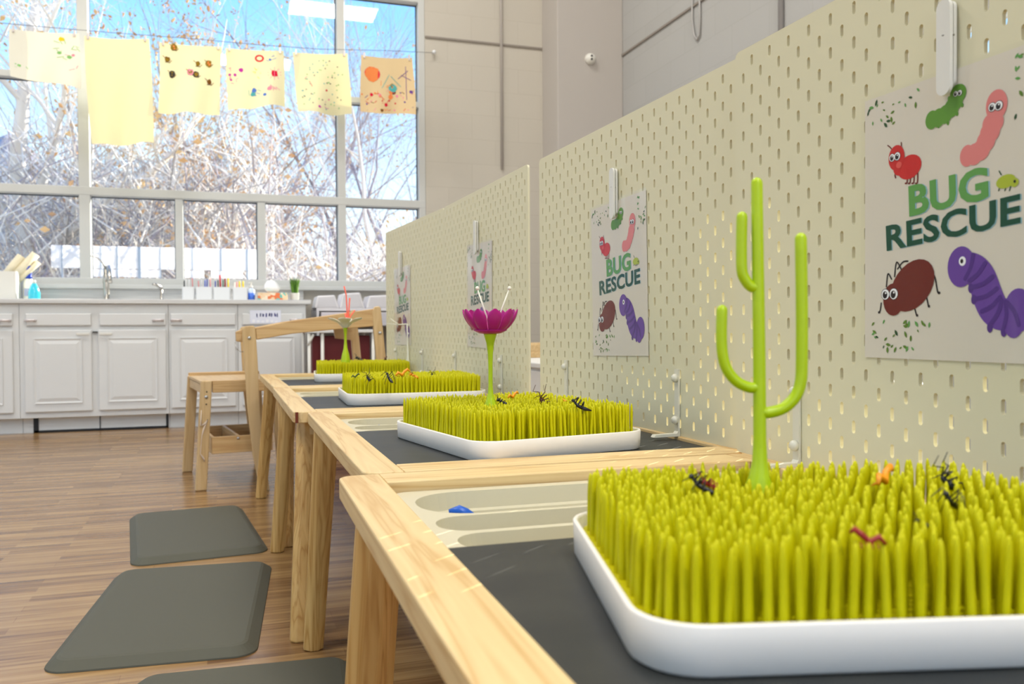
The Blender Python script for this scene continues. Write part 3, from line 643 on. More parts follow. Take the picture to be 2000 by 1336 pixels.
ink = {k_: mat('ink_' + k_, c, .8, spec=.1) for k_, c in dict(red=(226, 60, 70), crimson=(214, 20, 60), orange=(240, 140, 80), brown=(120, 76, 30), olive=(150, 120, 40), pink=(240, 150, 170), magenta=(200, 60, 170), teal=(90, 180, 180), purple=(110, 70, 150), green=(140, 200, 120), blue=(90, 130, 210), yellow=(240, 215, 50), dark=(70, 66, 60)).items()}
inkn = list(ink)
def cloth(i, quad, label, marks, m0, curl=.02, seed=0):
    """quad px: TL, TR, BR, BL"""
    TL, TR, BR, BL = [onY(*q, YC) for q in quad]; rnd = random.Random(seed); nu, nv = 22, 22
    ph = [rnd.uniform(0, 6.28) for _ in range(4)]
    c0 = (TL + TR) / 2
    def S(u, v, off=0):
        p = TL.lerp(TR, u).lerp(BL.lerp(BR, u), v)
        y = .018 * math.sin(u * 5 + ph[0]) * (.3 + v) + .012 * math.sin(u * 11 + ph[1] + v * 2) * v + curl * v * v * math.sin(u * 3 + ph[2])
        z = .006 * math.sin(u * 9 + ph[3]) * v - .012 * math.sin(math.pi * u) * (1 - v) * .8
        return Vector((p.x - c0.x + .01 * math.sin(v * 4 + ph[1]) * (u - .5), y - off, p.z - c0.z + z))
    b = MB(); b.add([S(a / nu, c / nv) for c in range(nv + 1) for a in range(nu + 1)], [(c * (nu + 1) + a, c * (nu + 1) + a + 1, (c + 1) * (nu + 1) + a + 1, (c + 1) * (nu + 1) + a) for c in range(nv) for a in range(nu)], True)
    o = empty('hanging_cloth', c0); b.build('cloth', m0, o); tag(o, label, 'cloth', 'painted cloths hanging on the line')
    if marks:
        b = MB()
        for (u, v, r, kk, sh) in marks:
            b.mi = inkn.index(kk)
            if sh == 'ring':
                n = 14; vs = []
                for j in range(n): t = 6.283 * j / n; vs += [S(u + r * math.cos(t), v + r * .8 * math.sin(t), .0015), S(u + r * .6 * math.cos(t), v + r * .45 * math.sin(t), .0015)]
                b.add(vs, [(2 * j, 2 * ((j + 1) % n), 2 * ((j + 1) % n) + 1, 2 * j + 1) for j in range(n)])
            elif sh == 'dot':
                n = 9; b.add([S(u, v, .0015)] + [S(u + r * rnd.uniform(.7, 1.1) * math.cos(6.283 * j / n), v + r * rnd.uniform(.7, 1.1) * math.sin(6.283 * j / n), .0015) for j in range(n)], [(0, 1 + j, 1 + (j + 1) % n) for j in range(n)])
            else:      # stroke with angle sh
                dx, dy = r * math.cos(sh), r * math.sin(sh); q_ = min(.16, .0045 / max(r, .001)); wx, wy = -dy * q_, dx * q_
                b.add([S(u - dx - wx, v - dy - wy, .0015), S(u + dx - wx, v + dy - wy, .0015), S(u + dx + wx, v + dy + wy, .0015), S(u - dx + wx, v - dy + wy, .0015)], [(0, 1, 2, 3)])
        b.build('drawing', [ink[k_] for k_ in inkn], o)
    for u in (.06, .94): p = S(u, 0); MB().box(p.x - .006, p.x + .006, p.y - .008, p.y + .008, p.z - .02, p.z + .022).build('clothes_peg', steel_w, o)
rnd = random.Random(21)
def rm(n, cols, u0, u1, v0, v1, r0, r1): return [(rnd.uniform(u0, u1), rnd.uniform(v0, v1), rnd.uniform(r0, r1), rnd.choice(cols), rnd.choice(['dot', rnd.uniform(0, 3), rnd.uniform(0, 3)])) for _ in range(n)]
cloth(0, [(16, 55), (155, 66), (158, 172), (20, 150)], 'leftmost hanging cloth with a faint green and yellow tree drawing', [(.75, .12, .05, 'yellow', 'dot')] + rm(14, ['green'], .65, .98, .1, .5, .02, .06) + rm(4, ['pink'], .8, .95, .4, .7, .02, .05) + rm(4, ['green'], .05, .3, .7, .8, .01, .03), clothw, seed=1)
cloth(1, [(164, 70), (292, 76), (302, 280), (178, 281)], 'long blank cream cloth hanging second from the left', [], clothm, seed=2)
bee = []
for u, v, kk in ((.23, .05, 'olive'), (.12, .23, 'brown'), (.2, .43, 'dark'), (.5, .4, 'pink'), (.6, .43, 'dark'), (.8, .25, 'olive'), (.82, .52, 'brown'), (.62, .27, 'brown')):
    bee += [(u, v, .06 if kk != 'brown' else .045, kk, 'dot'), (u, v, .035, 'orange' if kk == 'olive' else 'olive', 'dot'), (u - .05, v - .03, .03, 'brown', .6), (u + .05, v + .03, .03, 'brown', 2.4), (u, v + .04, .04, 'dark', 0.)]
cloth(2, [(311, 82), (434, 91), (428, 226), (310, 218)], 'cream hanging cloth with small brown bee stamps, third from the left', bee, clothm, seed=3)
mk = [(.57, .14, .08, 'red', 'ring'), (.82, .42, .07, 'crimson', 'dot'), (.25, .35, .04, 'magenta', 'dot')] + [(.82, .42, .12, 'pink', a) for a in (.2, .9, 1.6, 2.3, 2.9)] + rm(10, ['pink', 'magenta'], .05, .2, .3, .6, .02, .04) + rm(8, ['yellow'], .4, .6, .3, .5, .01, .03) + rm(9, ['teal', 'blue'], .35, .65, .68, .8, .03, .05) + rm(7, ['blue'], .68, .85, .08, .2, .01, .03) + rm(8, ['pink'], .72, .88, .6, .72, .02, .05)
cloth(3, [(442, 93), (553, 99), (558, 208), (444, 214)], 'cream hanging cloth with a red heart and crimson sun, fourth from the left', mk, clothm, seed=4)
cloth(4, [(570, 102), (680, 104), (688, 220), (582, 222)], 'curled cream hanging cloth covered in tiny green dots, fifth from the left', [(rnd.uniform(.1, .95), rnd.uniform(.1, .95), .012, rnd.choice(['green', 'teal', 'dark']), 'dot') for _ in range(60)] + [(.28, .52, .05, 'red', 1.1), (.56, .6, .02, 'crimson', 'dot'), (.2, .42, .03, 'pink', 2.4)] + rm(6, ['magenta', 'pink'], .35, .6, .7, .9, .01, .03), clothm, curl=.06, seed=5)
mk = [(.22, .30, .15, 'orange', 'dot'), (.22, .30, .15, 'red', 'ring'), (.60, .55, .08, 'teal', 'dot'), (.60, .5, .05, 'olive', 'dot'), (.62, .62, .04, 'dark', 'dot'), (.47, .42, .14, 'teal', 2.1), (.66, .42, .13, 'teal', .8), (.85, .45, .30, 'purple', 1.6), (.85, .35, .1, 'purple', .5), (.8, .3, .12, 'purple', 2.5), (.92, .6, .03, 'purple', 'dot')] + rm(46, ['red', 'crimson', 'orange', 'purple', 'brown', 'pink'], .03, .97, .55, .97, .012, .04) + rm(10, ['orange'], .3, .6, .45, .75, .02, .05)
cloth(5, [(704, 108), (806, 113), (811, 224), (704, 220)], 'rightmost hanging cloth densely scribbled in red, purple and teal', mk, cloth_mat('muslin_warm', (240, 214, 170)), seed=6)

# ================================================================== CHILDREN'S TABLES
TZ = .48
def make_table():
    t = empty('childrens_table')
    b = MB(); op = [(.05, .06), (.53, .06), (.53, .77), (.05, .77)]
    # rails: long ones run along y, short ones along x; each end piece its own grain
    hx, hy = .58, .83; r = .020
    def arc(cx, cy, a): return [(cx + r * math.cos(R(a + 90 * i / 6)), cy + r * math.sin(R(a + 90 * i / 6))) for i in range(7)]
    left = [(.05, .06), (.05, .77), (.05, hy)] + arc(r, hy - r, 90) + arc(r, r, 180) + [(.05, 0)]
    right = [(.53, 0)] + arc(hx - r, r, 270) + arc(hx - r, hy - r, 0) + [(.53, hy), (.53, .77), (.53, .06)]
    for pl in (left, right): MB().prism(pl, TZ - .024, TZ).build('side_rail', wood_y, t, bevel=.002)
    MB().box(.0502, .5298, 0, .06, TZ - .024, TZ).build('end_rail', wood_x, t, bevel=.0015)
    MB().box(.0502, .5298, .77, .83, TZ - .024, TZ).build('end_rail', wood_x, t, bevel=.0015)
    b = MB(); b.plate([(.038, .048), (.542, .048), (.542, .782), (.038, .782)], [[(.058, .068), (.522, .068), (.522, .762), (.058, .762)]], .425, .4555)
    b.build('apron', wood_x, t)
    MB().box(.051, .529, .061, .478, .4555, .475).build('slate_panel', slate, t, bevel=.001)
    return t
def leg_mesh(top, foot, name='leg'):
    b = MB(); n = 8; vs = []
    for k_, (c, z, s_) in enumerate(((foot, .0, .0185), (foot, .003, .0205), (tuple(foot[i] + (top[i] - foot[i]) * .5 for i in (0, 1)), .23, .0225), (top, .4545, .0255))):
        for j in range(n):
            a = R(22.5 + 45 * j); vs.append((c[0] + s_ * 1.05 * math.cos(a), c[1] + s_ * math.sin(a), z))
    b.add(vs, [(k_ * n + j, k_ * n + (j + 1) % n, (k_ + 1) * n + (j + 1) % n, (k_ + 1) * n + j) for k_ in range(3) for j in range(n)] + [tuple(range(n))[::-1], tuple(range(3 * n, 4 * n))]); return b
def local(t, p):
    return tuple((Matrix.Rotation(-t.rotation_euler.z, 2) @ Vector((p[0] - t.location.x, p[1] - t.location.y))))
proto = make_table()
# origin near-left corner, yaw, label, world positions of the legs (top, foot)
TB = [((.9925, -6.007), -1.0, 'nearest of the four pine children\'s tables, carrying the lime cactus', (1.043, -5.262), (1.004, -5.255), (1.05, -5.93), (1.0, -5.95)),
      ((1.040, -5.170), -.3, 'second pine children\'s table from the camera, under the magenta flower rack', (1.075, -4.432), (1.045, -4.424), (1.083, -5.09), (1.05, -5.11)),
      ((1.016, -4.338), .1, 'third pine children\'s table from the camera, with a split front corner', (1.056, -3.606), (1.018, -3.60), (1.054, -4.26), (1.022, -4.364)),
      ((1.018, -3.504), .9, 'farthest of the four pine children\'s tables, nearest the wooden desk', (1.045, -2.77), (1.003, -2.74), (1.058, -3.42), (1.05, -3.545))]
tabs = []
for i, (o_, yaw, lb, lt, lf, nt_, nf) in enumerate(TB):
    t = proto if i == 0 else copy_tree(proto)
    t.location = (o_[0], o_[1], 0); t.rotation_euler = (0, 0, R(yaw)); tabs.append(t)
    tag(t, lb, 'table', 'pine children\'s tables in a row')
for (o_, yaw, lb, lt, lf, nt_, nf), t in zip(TB, tabs):
    for a, c in ((lt, lf), (nt_, nf)): leg_mesh(local(t, a), local(t, c)).build('leg', wood_z, t, bevel=.003)
    leg_mesh((.53, .09), (.56, .075)).build('leg', wood_z, t, bevel=.003)
    leg_mesh((.53, .74), (.56, .755)).build('leg', wood_z, t, bevel=.003)
# insert boxes (beige) at the far end of each table opening
def make_box():
    t = empty('storage_tray'); b = MB()
    wells = [rrect(.018, .46, .150, .268, .055, 8), rrect(.018, .262, .078, .142, .030, 8), rrect(.28, .46, .078, .142, .030, 8), rrect(.022, .46, .008, .068, .028, 8)]
    b.plate(rrect(.002, .476, .002, .286, .022), wells, .0, .006)
    for lp in wells:
        n = len(lp); cx = sum(p[0] for p in lp) / n; cy = sum(p[1] for p in lp) / n
        def sh(d): return [(p[0] + (cx - p[0]) * d * .35, p[1] + (cy - p[1]) * d) for p in lp]
        rings = [(lp, .006), (sh(.04), -.014), (sh(.13), -.016), (sh(.20), -.052)]
        vs = [(p[0], p[1], z) for l_, z in rings for p in l_]
        b.add(vs, [(k_ * n + j, (k_ + 1) * n + j, (k_ + 1) * n + (j + 1) % n, k_ * n + (j + 1) % n) for k_ in range(3) for j in range(n)] + [tuple(range(3 * n, 4 * n))])
    b.build('tray_body', binm, t, bevel=0); return t
tag(MB().box(.004, .010, -.0012, .004, TZ - .0235, TZ - .0005).build('corner_split', mat('dark_split', (110, 44, 20), .8), tabs[2]), 'dark split in the corner')
bx = make_box()
blb = ['beige divided tray set into the nearest pine table', 'beige divided tray set into the second pine table', 'beige divided tray set into the third pine table', 'beige divided tray set into the farthest pine table']
for i, t in enumerate(tabs):
    o = bx if i == 0 else copy_tree(bx)
    p = Matrix.Rotation(t.rotation_euler.z, 2) @ Vector((.051, .481)); o.location = (t.location.x + p.x, t.location.y + p.y, .462); o.rotation_euler = (0, 0, t.rotation_euler.z)
    tag(o, blb[i], 'tray', 'beige trays in the tables')
for i, (a, c) in enumerate((((880, 997), (935, 996)), ((728, 835), (765, 833)))):
    p0, p1 = onZ(*a, .4625), onZ(*c, .4625); d = (p1 - p0)
    b = MB(); b.tube([(0, .006, .047), (d.x * .35, d.y * .35 + .006, .049), (d.x * .6, d.y * .6 + .006, .046), (d.x, d.y + .006, .042)], [.004, .0065, .006, .002], 8); b.tube([(d.x * .4, d.y * .4 + .006, .046), (d.x * .4, d.y * .4 + .018, .003)], [.006, .004], 8)
    o = b.build('blue_scoop', blue_m, loc=(p0.x, p0.y, .4115)); tag(o, ['blue plastic scoop in the tray of the nearest table', 'blue plastic scoop in the tray of the second table'][i], 'scoop', 'blue scoops in the trays')

# ================================================================== GRASS DRYING RACKS
def make_rack(skips=()):
    Wd, Dp = .343, .286
    t = empty('grass_rack')
    b = MB(); outer = lambda g, r: rrect(g, Wd - g, g, Dp - g, r, 7)
    rings = [(outer(.004, .034), 0), (outer(.001, .037), .002), (outer(0, .038), .027), (outer(.0008, .0372), .0282), (outer(.0032, .0348), .0282), (outer(.004, .034), .026), (outer(.006, .032), .010)]
    n = len(rings[0][0]); vs = [(p[0], p[1], z) for l_, z in rings for p in l_]
    b.add(vs, [(k_ * n + j, k_ * n + (j + 1) % n, (k_ + 1) * n + (j + 1) % n, (k_ + 1) * n + j) for k_ in range(len(rings) - 1) for j in range(n)] + [tuple(range(n))[::-1], tuple(range((len(rings) - 1) * n, len(rings) * n))], False)
    for f in range(len(b.sm)): b.sm[f] = len(b.f[f]) == 4
    o = b.build('tray', tray_m, t)
    rnd = random.Random(31); g = MB(); g.prism(rrect(.008, Wd - .008, .008, Dp - .008, .03, 6), .011, .0195)
    px_, py_ = .0094, .0083; ny = int((Dp - .024) / py_); 
    for j in range(ny + 1):
        y = .013 + (Dp - .026) * j / ny; off = (j % 2) * px_ / 2; nx = int((Wd - .026 - off) / px_)
        for i in range(nx + 1):
            x = .013 + off + px_ * i
            # rounded corners
            cx = min(max(x, .038), Wd - .038); cy = min(max(y, .038), Dp - .038)
            if (x - cx) ** 2 + (y - cy) ** 2 > .0262 ** 2 and (abs(x - cx) > 0 and abs(y - cy) > 0): continue
            if any((x - a_) ** 2 / b_ ** 2 + (y - c_) ** 2 / d_ ** 2 < 1 for a_, c_, b_, d_ in skips): continue
            xx, yy = x + rnd.gauss(0, .0006), y + rnd.gauss(0, .0006); h = rnd.uniform(.0445, .0495)
            lx, ly = rnd.gauss(0, .0013), rnd.gauss(0, .0013); r = rnd.uniform(.0025, .0030); a0 = rnd.uniform(0, 3.14)
            vs = []; ns = 6; prof = ((0, 1.0), (.70, .92), (.86, .80), (.95, .55), (1.0, .18))
            for t_z, s_ in prof:
                for k_ in range(ns):
                    a = a0 + 6.2832 * k_ / ns; vs.append((xx + lx * t_z + r * s_ * math.cos(a), yy + ly * t_z + r * s_ * .85 * math.sin(a), .0195 + h * t_z))
            g.add(vs, [(q_ * ns + k_, q_ * ns + (k_ + 1) % ns, (q_ + 1) * ns + (k_ + 1) % ns, (q_ + 1) * ns + k_) for q_ in range(len(prof) - 1) for k_ in range(ns)] + [tuple(range((len(prof) - 1) * ns, len(prof) * ns))], True)
    gb = g.build('grass_blades', grass_m, t); gb['kind'] = 'stuff'
    return t
RZ = .475
# near-left corner, yaw
RK = [((1.081, -5.826), -14.5, 0, 'lime green grass drying rack on the nearest table, holding the cactus'),
      ((1.199, -5.117), 9.2, 1, 'lime green grass drying rack on the second table, holding the magenta flower'),
      ((1.150, -4.190), -2.0, 0, 'lime green grass drying rack on the third table, without any flower'),
      ((1.165, -3.230), -5.0, 0, 'lime green grass drying rack on the farthest table, holding the white flower')]
racks = []
def rack_local(c, yaw, turned, p):
    q = Matrix.Rotation(-R(yaw), 2) @ Vector((p[0] - c[0], p[1] - c[1]))
    return (q.y, .286 - q.x) if turned else (q.x, q.y)
s0 = rack_local((1.081, -5.826), -14.5, 0, (1.268, -5.657)); s1 = rack_local((1.199, -5.117), 9.2, 1, (1.267, -4.952))
SK = [[(*s0, .014, .023)], [(*s1, .018, .012)]]
for i, (c, yaw, turned, lb) in enumerate(RK):
    a = R(yaw)
    o = [lambda: make_rack(SK[0]), lambda: make_rack(SK[1]), lambda: make_rack(), lambda: copy_tree(racks[2])][i]()
    if turned:   # quarter turn: local x runs away from the camera side
        off = Matrix.Rotation(a, 2) @ Vector((.286, 0)); o.location = (c[0] + off.x, c[1] + off.y, RZ); o.rotation_euler = (0, 0, a + math.pi / 2)
    else: o.location = (c[0], c[1], RZ); o.rotation_euler = (0, 0, a)
    tag(o, lb, 'drying rack', 'grass drying racks on the tables'); racks.append(o)
GT = RZ + .0665      # grass tip height

# ---- cactus
CY = Vector((1.274, -5.645)); depth = (Vector((CY.x, CY.y, .6)) - CAM).dot(fw)
def cl(px, py):      # local coordinates in the plane through the stem facing the camera
    p = CAM + ray(px, py) * (depth / F); return Vector(((p.x - CY.x), (p.y - CY.y), p.z - RZ))
t = empty('cactus_holder', (CY.x, CY.y, RZ)); tag(t, 'tall lime green plastic cactus with three arms standing in the nearest grass rack', 'cactus holder')
def smooth_path(P, n=5):
    out = []; P = [Vector(p) for p in P]
    for i in range(len(P) - 1):
        a, b_, c_, d = P[max(i - 1, 0)], P[i], P[i + 1], P[min(i + 2, len(P) - 1)]
        for j in range(n):
            s_ = j / n; out.append(.5 * ((2 * b_) + (c_ - a) * s_ + (2 * a - 5 * b_ + 4 * c_ - d) * s_ ** 2 + (3 * b_ - a - 3 * c_ + d) * s_ ** 3))
    out.append(P[-1]); return out
r0 = .0046
def endcap(pts, r, rl=None):
    d = (pts[-1] - pts[-2]).normalized(); e_ = pts[-1]
    q = [e_ + d * r * .5, e_ + d * r * .85, e_ + d * r]; return pts + q, (rl or [r] * len(pts)) + [r * .86, r * .5, r * .1]
base = cl(1482, 985)
P = [Vector((base.x, base.y, .024)), cl(1482, 985), cl(1482, 962), cl(1483, 930), cl(1484, 900), cl(1484, 860), cl(1483, 700), cl(1480, 500), cl(1478, 358)]
pts, rl = endcap(P, r0, [.013, .0135, .0128, .0078, .0058, .0050, .0048, .0046, .0045])
MB().tube(pts, rl, 18).build('stem', lime, t)
for path, r in (([(1484, 803), (1500, 806), (1530, 797), (1553, 775), (1564, 745), (1566, 700), (1566, 600), (1564, 466)], .0046),
                ([(1484, 756), (1465, 757), (1440, 746), (1420, 722), (1411, 690), (1409, 650), (1410, 606)], .0043),
                ([(1481, 562), (1467, 560), (1456, 547), (1449, 528), (1448, 480), (1449, 424)], .0043)):
    pts = smooth_path([cl(*p) for p in path], 4); pts, rl = endcap(pts, r); MB().tube(pts, rl, 16).build('arm', lime, t)
# ---- magenta flower on rack 2
def flower(px, py_base, zc, loc, label, petal, pn, R0, hgt, stemprof, stick):
    pass
FL = Vector((1.271, -4.943)); dF = (Vector((FL.x, FL.y, .6)) - CAM).dot(fw)
def fz(py): return (CAM + ray(960, py) * (dF / F)).z - RZ
t = empty('flower_holder', (FL.x, FL.y, RZ)); tag(t, 'magenta plastic flower on a lime green stem standing in the second table\'s grass rack', 'flower holder')
zb = fz(653); zt_ = fz(606)
MB().lathe([(.010, .024), (.0115, .045), (.0110, fz(795)), (.0072, fz(782)), (.0046, fz(770)), (.0034, fz(755)), (.0034, fz(715)), (.0042, fz(690)), (.0062, fz(670)), (.0095, fz(656)), (.0105, zb + .001)], n=18).build('stem', lime, t)
b = MB(); b.lathe([(.002, zb), (.017, zb + .0015), (.026, zb + .006), (.0262, zb + .0075), (.017, zb + .0035), (.002, zb + .003)], n=28)
def petals(b, n, r_in, r_out, z_in, z_out, wid, ph=0, th=.0012, bow=.35, nseg=7):
    for k_ in range(n):
        a = 6.2832 * k_ / n + ph; ca, sa = math.cos(a), math.sin(a); vs = []; m_ = 5
        for i in range(nseg + 1):
            s_ = i / nseg; rr = r_in + (r_out - r_in) * math.sin(s_ * math.pi / 2) ** (1 - bow * .3); zz = z_in + (z_out - z_in) * (1 - math.cos(s_ * math.pi / 2)) ** (1 - bow)
            w_ = wid * (.45 + .55 * math.sin(min(1, s_ * 1.25) * math.pi / 2)) * (math.sqrt(max(0, 1 - ((s_ - .62) / .385) ** 2)) if s_ > .62 else 1)
            for j in range(m_):
                q = (j / (m_ - 1) - .5) * 2; lat = q * w_ / 2; rr2 = rr - .12 * w_ * q * q
                vs.append((ca * rr2 - sa * lat, sa * rr2 + ca * lat, zz))
        o = len(vs); vs += [(x - ca * th, y - sa * th, z + th * .5) for x, y, z in vs]
        fs = [(i * m_ + j, i * m_ + j + 1, (i + 1) * m_ + j + 1, (i + 1) * m_ + j) for i in range(nseg) for j in range(m_ - 1)]
        fs += [tuple(q_ + o for q_ in f)[::-1] for f in fs]
        fs += [(i * m_, (i + 1) * m_, o + (i + 1) * m_, o + i * m_) for i in range(nseg)] + [((i + 1) * m_ + m_ - 1, i * m_ + m_ - 1, o + i * m_ + m_ - 1, o + (i + 1) * m_ + m_ - 1) for i in range(nseg)]
        b.add(vs, fs, True)
petals(b, 10, .018, .0435, zb + .003, zt_ + .001, .0225, ph=.2)
b.build('petal_bowl', magenta, t)
for (a0, c0), (a1, c1) in (((958, 645), (932, 563)), ((966, 645), (995, 563))):
    p0 = CAM + ray(a0, c0) * (dF / F); p1 = CAM + ray(a1, c1) * (dF / F); l0 = (p0.x - FL.x, p0.y - FL.y, p0.z - RZ + .002); l1 = (p1.x - FL.x, p1.y - FL.y, p1.z - RZ)
    MB().tube([l0, l1], [.0016, .0012], 8).ell(l1, (.0032, .0032, .0032)).build('stamen', whitepetal, t)
# ---- white flower on rack 4
F4 = Vector((1.277, -3.178)); d4 = (Vector((F4.x, F4.y, .6)) - CAM).dot(fw)
def f4(px, py): p = CAM + ray(px, py) * (d4 / F); return Vector((p.x - F4.x, p.y - F4.y, p.z - RZ))
c4_ = f4(675, 700)
t = empty('flower_holder', (F4.x, F4.y, RZ)); tag(t, 'white-petalled plastic flower with coral stamens in the farthest grass rack', 'flower holder')
MB().lathe([(.013, .024), (.0155, .04), (.0155, f4(675, 702).z), (.0125, f4(675, 692).z), (.0070, f4(676, 681).z), (.0048, f4(676, 668).z), (.0045, f4(676, 655).z), (.0068, f4(676, 644).z), (.0085, f4(676, 640).z)], cx=c4_.x, cy=c4_.y, n=16).build('stem', lime, t)
zb = f4(676, 641).z; b = MB(); b.lathe([(.003, zb), (.010, zb + .002), (.010, zb + .004), (.003, zb + .003)], cx=0, n=14)
petals(b, 6, .008, .064, zb + .002, zb + .036, .046, ph=.35, bow=.8); b.v = [(x + c4_.x, y + c4_.y, z) for x, y, z in b.v]
b.build('petals', whitepetal, t)
for path in ([(677, 641), (678, 610), (676, 575), (672, 559)], [(678, 641), (681, 612), (683, 582)], [(678, 641), (684, 618), (693, 606)], [(677, 641), (676, 622), (674, 612)]):
    pts = [f4(*p) for p in path]; MB().tube(pts, [.0045] + [.0024] * (len(pts) - 2) + [.0026], 8).build('stamen', coral, t)
# ---- white twig holder on rack 4's right side
F5 = Vector((1.43, -3.12)); d5 = (Vector((F5.x, F5.y, .6)) - CAM).dot(fw)
def f5(px, py): p = CAM + ray(px, py) * (d5 / F); return Vector((p.x - F5.x, p.y - F5.y, p.z - RZ))
t = empty('twig_holder', (F5.x, F5.y, RZ)); b0 = f5(797, 715); tag(t, 'white plastic twig with spreading branches standing in the farthest grass rack', 'twig holder')
MB().tube([(b0.x, b0.y, .024), (b0.x, b0.y, .05), f5(797, 690), f5(796, 660), f5(795, 632)], [.009, .008, .004, .0028, .0026], 10).build('stem', whitepetal, t)
for path in ([(795, 633), (780, 634), (755, 632)], [(778, 634), (770, 628), (762, 622)], [(795, 636), (812, 630), (832, 622), (842, 613)], [(826, 625), (840, 624), (850, 625)], [(796, 650), (802, 655), (806, 665)], [(813, 630), (812, 615), (808, 600)]):
    pts = [f5(*p) for p in path]; MB().tube(pts, [.0026, .002, .0012, .001][:len(pts)], 6).build('branch', whitepetal, t)

# ---- plastic bugs
def bug(kind, m, px, py, z, rz, s_, label):
    p = onZ(px, py, z); t = empty('plastic_' + kind, (p.x, p.y, z - .002), rz); tl = {'spider': .9, 'ant': .5, 'mantis': .7}.get(kind, .2); t.rotation_euler = (tl, 0, rz); s_ *= .72
    b = MB()
    if kind == 'spider':
        b.ell((0, 0, .004), (.0035, .005, .003)); b.ell((0, -.007, .005), (.0045, .006, .004)); b.build('body', m, t)
        for k_ in range(8):
            sd = 1 if k_ % 2 else -1; q = k_ // 2; y = .004 - q * .003; l_ = .013 + .003 * (q in (0, 3))
            MB().tube([(0, y, .004), (sd * l_ * .5, y + (1.5 - q) * .004, .014), (sd * l_, y + (1.5 - q) * .008, .009), (sd * l_ * .9, y + (1.5 - q) * .012, .020 if q == 0 else -.002)], [.0009, .0009, .0007, .0004], 5).build('leg', m, t)
    elif kind == 'ant':
        b.ell((0, .009, .004), (.003, .0035, .003)); b.ell((0, .002, .0045), (.0022, .0045, .0025)); b.ell((0, -.009, .005), (.004, .0068, .0038)); b.build('body', m, t)
        for k_ in range(6):
            sd = 1 if k_ % 2 else -1; q = k_ // 2; y = .005 - q * .003
            MB().tube([(0, y, .004), (sd * .006, y + (1 - q) * .003, .010), (sd * .011, y + (1 - q) * .006, -.002)], [.0009, .0008, .0005], 5).build('leg', m, t)
        for sd in (-1, 1): MB().tube([(sd * .001, .011, .006), (sd * .005, .015, .012), (sd * .008, .020, .013)], [.0006, .0005, .0004], 5).build('antenna', m, t)
    elif kind == 'mantis':
        b.ell((0, .012, .008), (.003, .003, .003)); b.tube([(0, .010, .008), (0, 0, .006), (0, -.014, .010), (0, -.024, .015)], [.002, .0028, .0035, .001], 8); b.build('body', m, t)
        for k_ in range(6):
            sd = 1 if k_ % 2 else -1; q = k_ // 2; y = .006 - q * .006
            MB().tube([(0, y, .006), (sd * .008, y + .002, .018), (sd * .013, y + (1 - q) * .008, .001)], [.0010, .0009, .0005], 5).build('leg', m, t)
    else:       # worm / caterpillar
        b.tube([(-.012, 0, .003), (-.007, .002, .008), (-.001, -.001, .004), (.005, .002, .009), (.010, .001, .013), (.013, .0, .010)], [.0014, .0026, .0026, .0026, .0026, .0012], 8); b.build('body', m, t)
        for k_ in range(4): MB().tube([(-.006 + k_ * .004, .002, .004), (-.006 + k_ * .004, .006, -.001)], [.0007, .0005], 5).build('leg', m, t)
    t.scale = (s_,) * 3
    tag(t, label, 'toy bug', 'plastic bugs in the grass racks')
bug('ant', bugblack, 978, 786, GT - .001, 1.0, 1.0, 'black toy bug right beside the magenta flower stem')
bug('worm', bugorange, 1001, 777, GT, .4, 1.2, 'orange toy worm behind the magenta flower stem')
bug('spider', bugbrown, 1055, 781, GT, .5, 1.25, 'brown toy spider in the middle of the second rack')
bug('mantis', bugblack, 1124, 795, GT, 1.2, 1.15, 'black toy mantis at the right of the second rack')
bug('worm', bugorange, 1103, 783, GT, 2, .5, 'tiny orange toy worm left of the black mantis')
bug('worm', buggreen, 694, 737, GT, 0, 1.1, 'dark green toy bug at the left of the third rack')
bug('spider', bugblack, 716, 738, GT, .8, 1.2, 'black toy spider at the left front of the third rack')
bug('mantis', bugblack, 758, 741, GT - .004, .2, 1.5, 'long-legged black toy bug in the front blades of the third rack')
bug('worm', bugorange, 785, 735, GT, .3, 2.0, 'orange toy worm in the middle of the third rack')
bug('ant', bugorange, 806, 735, GT, 1.3, 1.2, 'orange toy bug right of centre in the third rack')
bug('ant', bugblack, 803, 731, GT, .3, .9, 'small black toy ant near the orange worms of the third rack')
bug('spider', bugblack, 843, 731, GT, .3, 1.0, 'black toy spider at the back right of the third rack')
bug('ant', bugblack, 700, 703, GT, 1.2, 1.7, 'black toy ant right of the white flower in the farthest rack')
bug('worm', bugbrown, 753, 703, GT, 1.2, 1.5, 'brown toy bug near the pegboard in the farthest rack')
bug('mantis', bugblack, 1357, 950, GT, .7, .9, 'black toy bug left of the cactus in the nearest rack')
bug('ant', bugred, 1383, 950, GT, 2.0, .9, 'red toy ant just left of the cactus in the nearest rack')
bug('worm', bugred, 1697, 1062, GT - .002, 2.6, 1.0, 'dark red toy bug half sunk in the front of the nearest rack')
bug('worm', bugorange, 1725, 944, GT, .5, 1.4, 'orange toy worm at the back of the nearest rack')
bug('spider', bugblack, 1838, 936, GT, .5, 1.0, 'black toy spider at the back right of the nearest rack')
bug('mantis', bugblack, 1852, 985, GT - .003, 1.9, .9, 'black toy mantis sunk in the right of the nearest rack')
bug('ant', bugblack, 1798, 1020, GT - .006, 1.0, .5, 'tiny black toy ant near the right of the nearest rack')

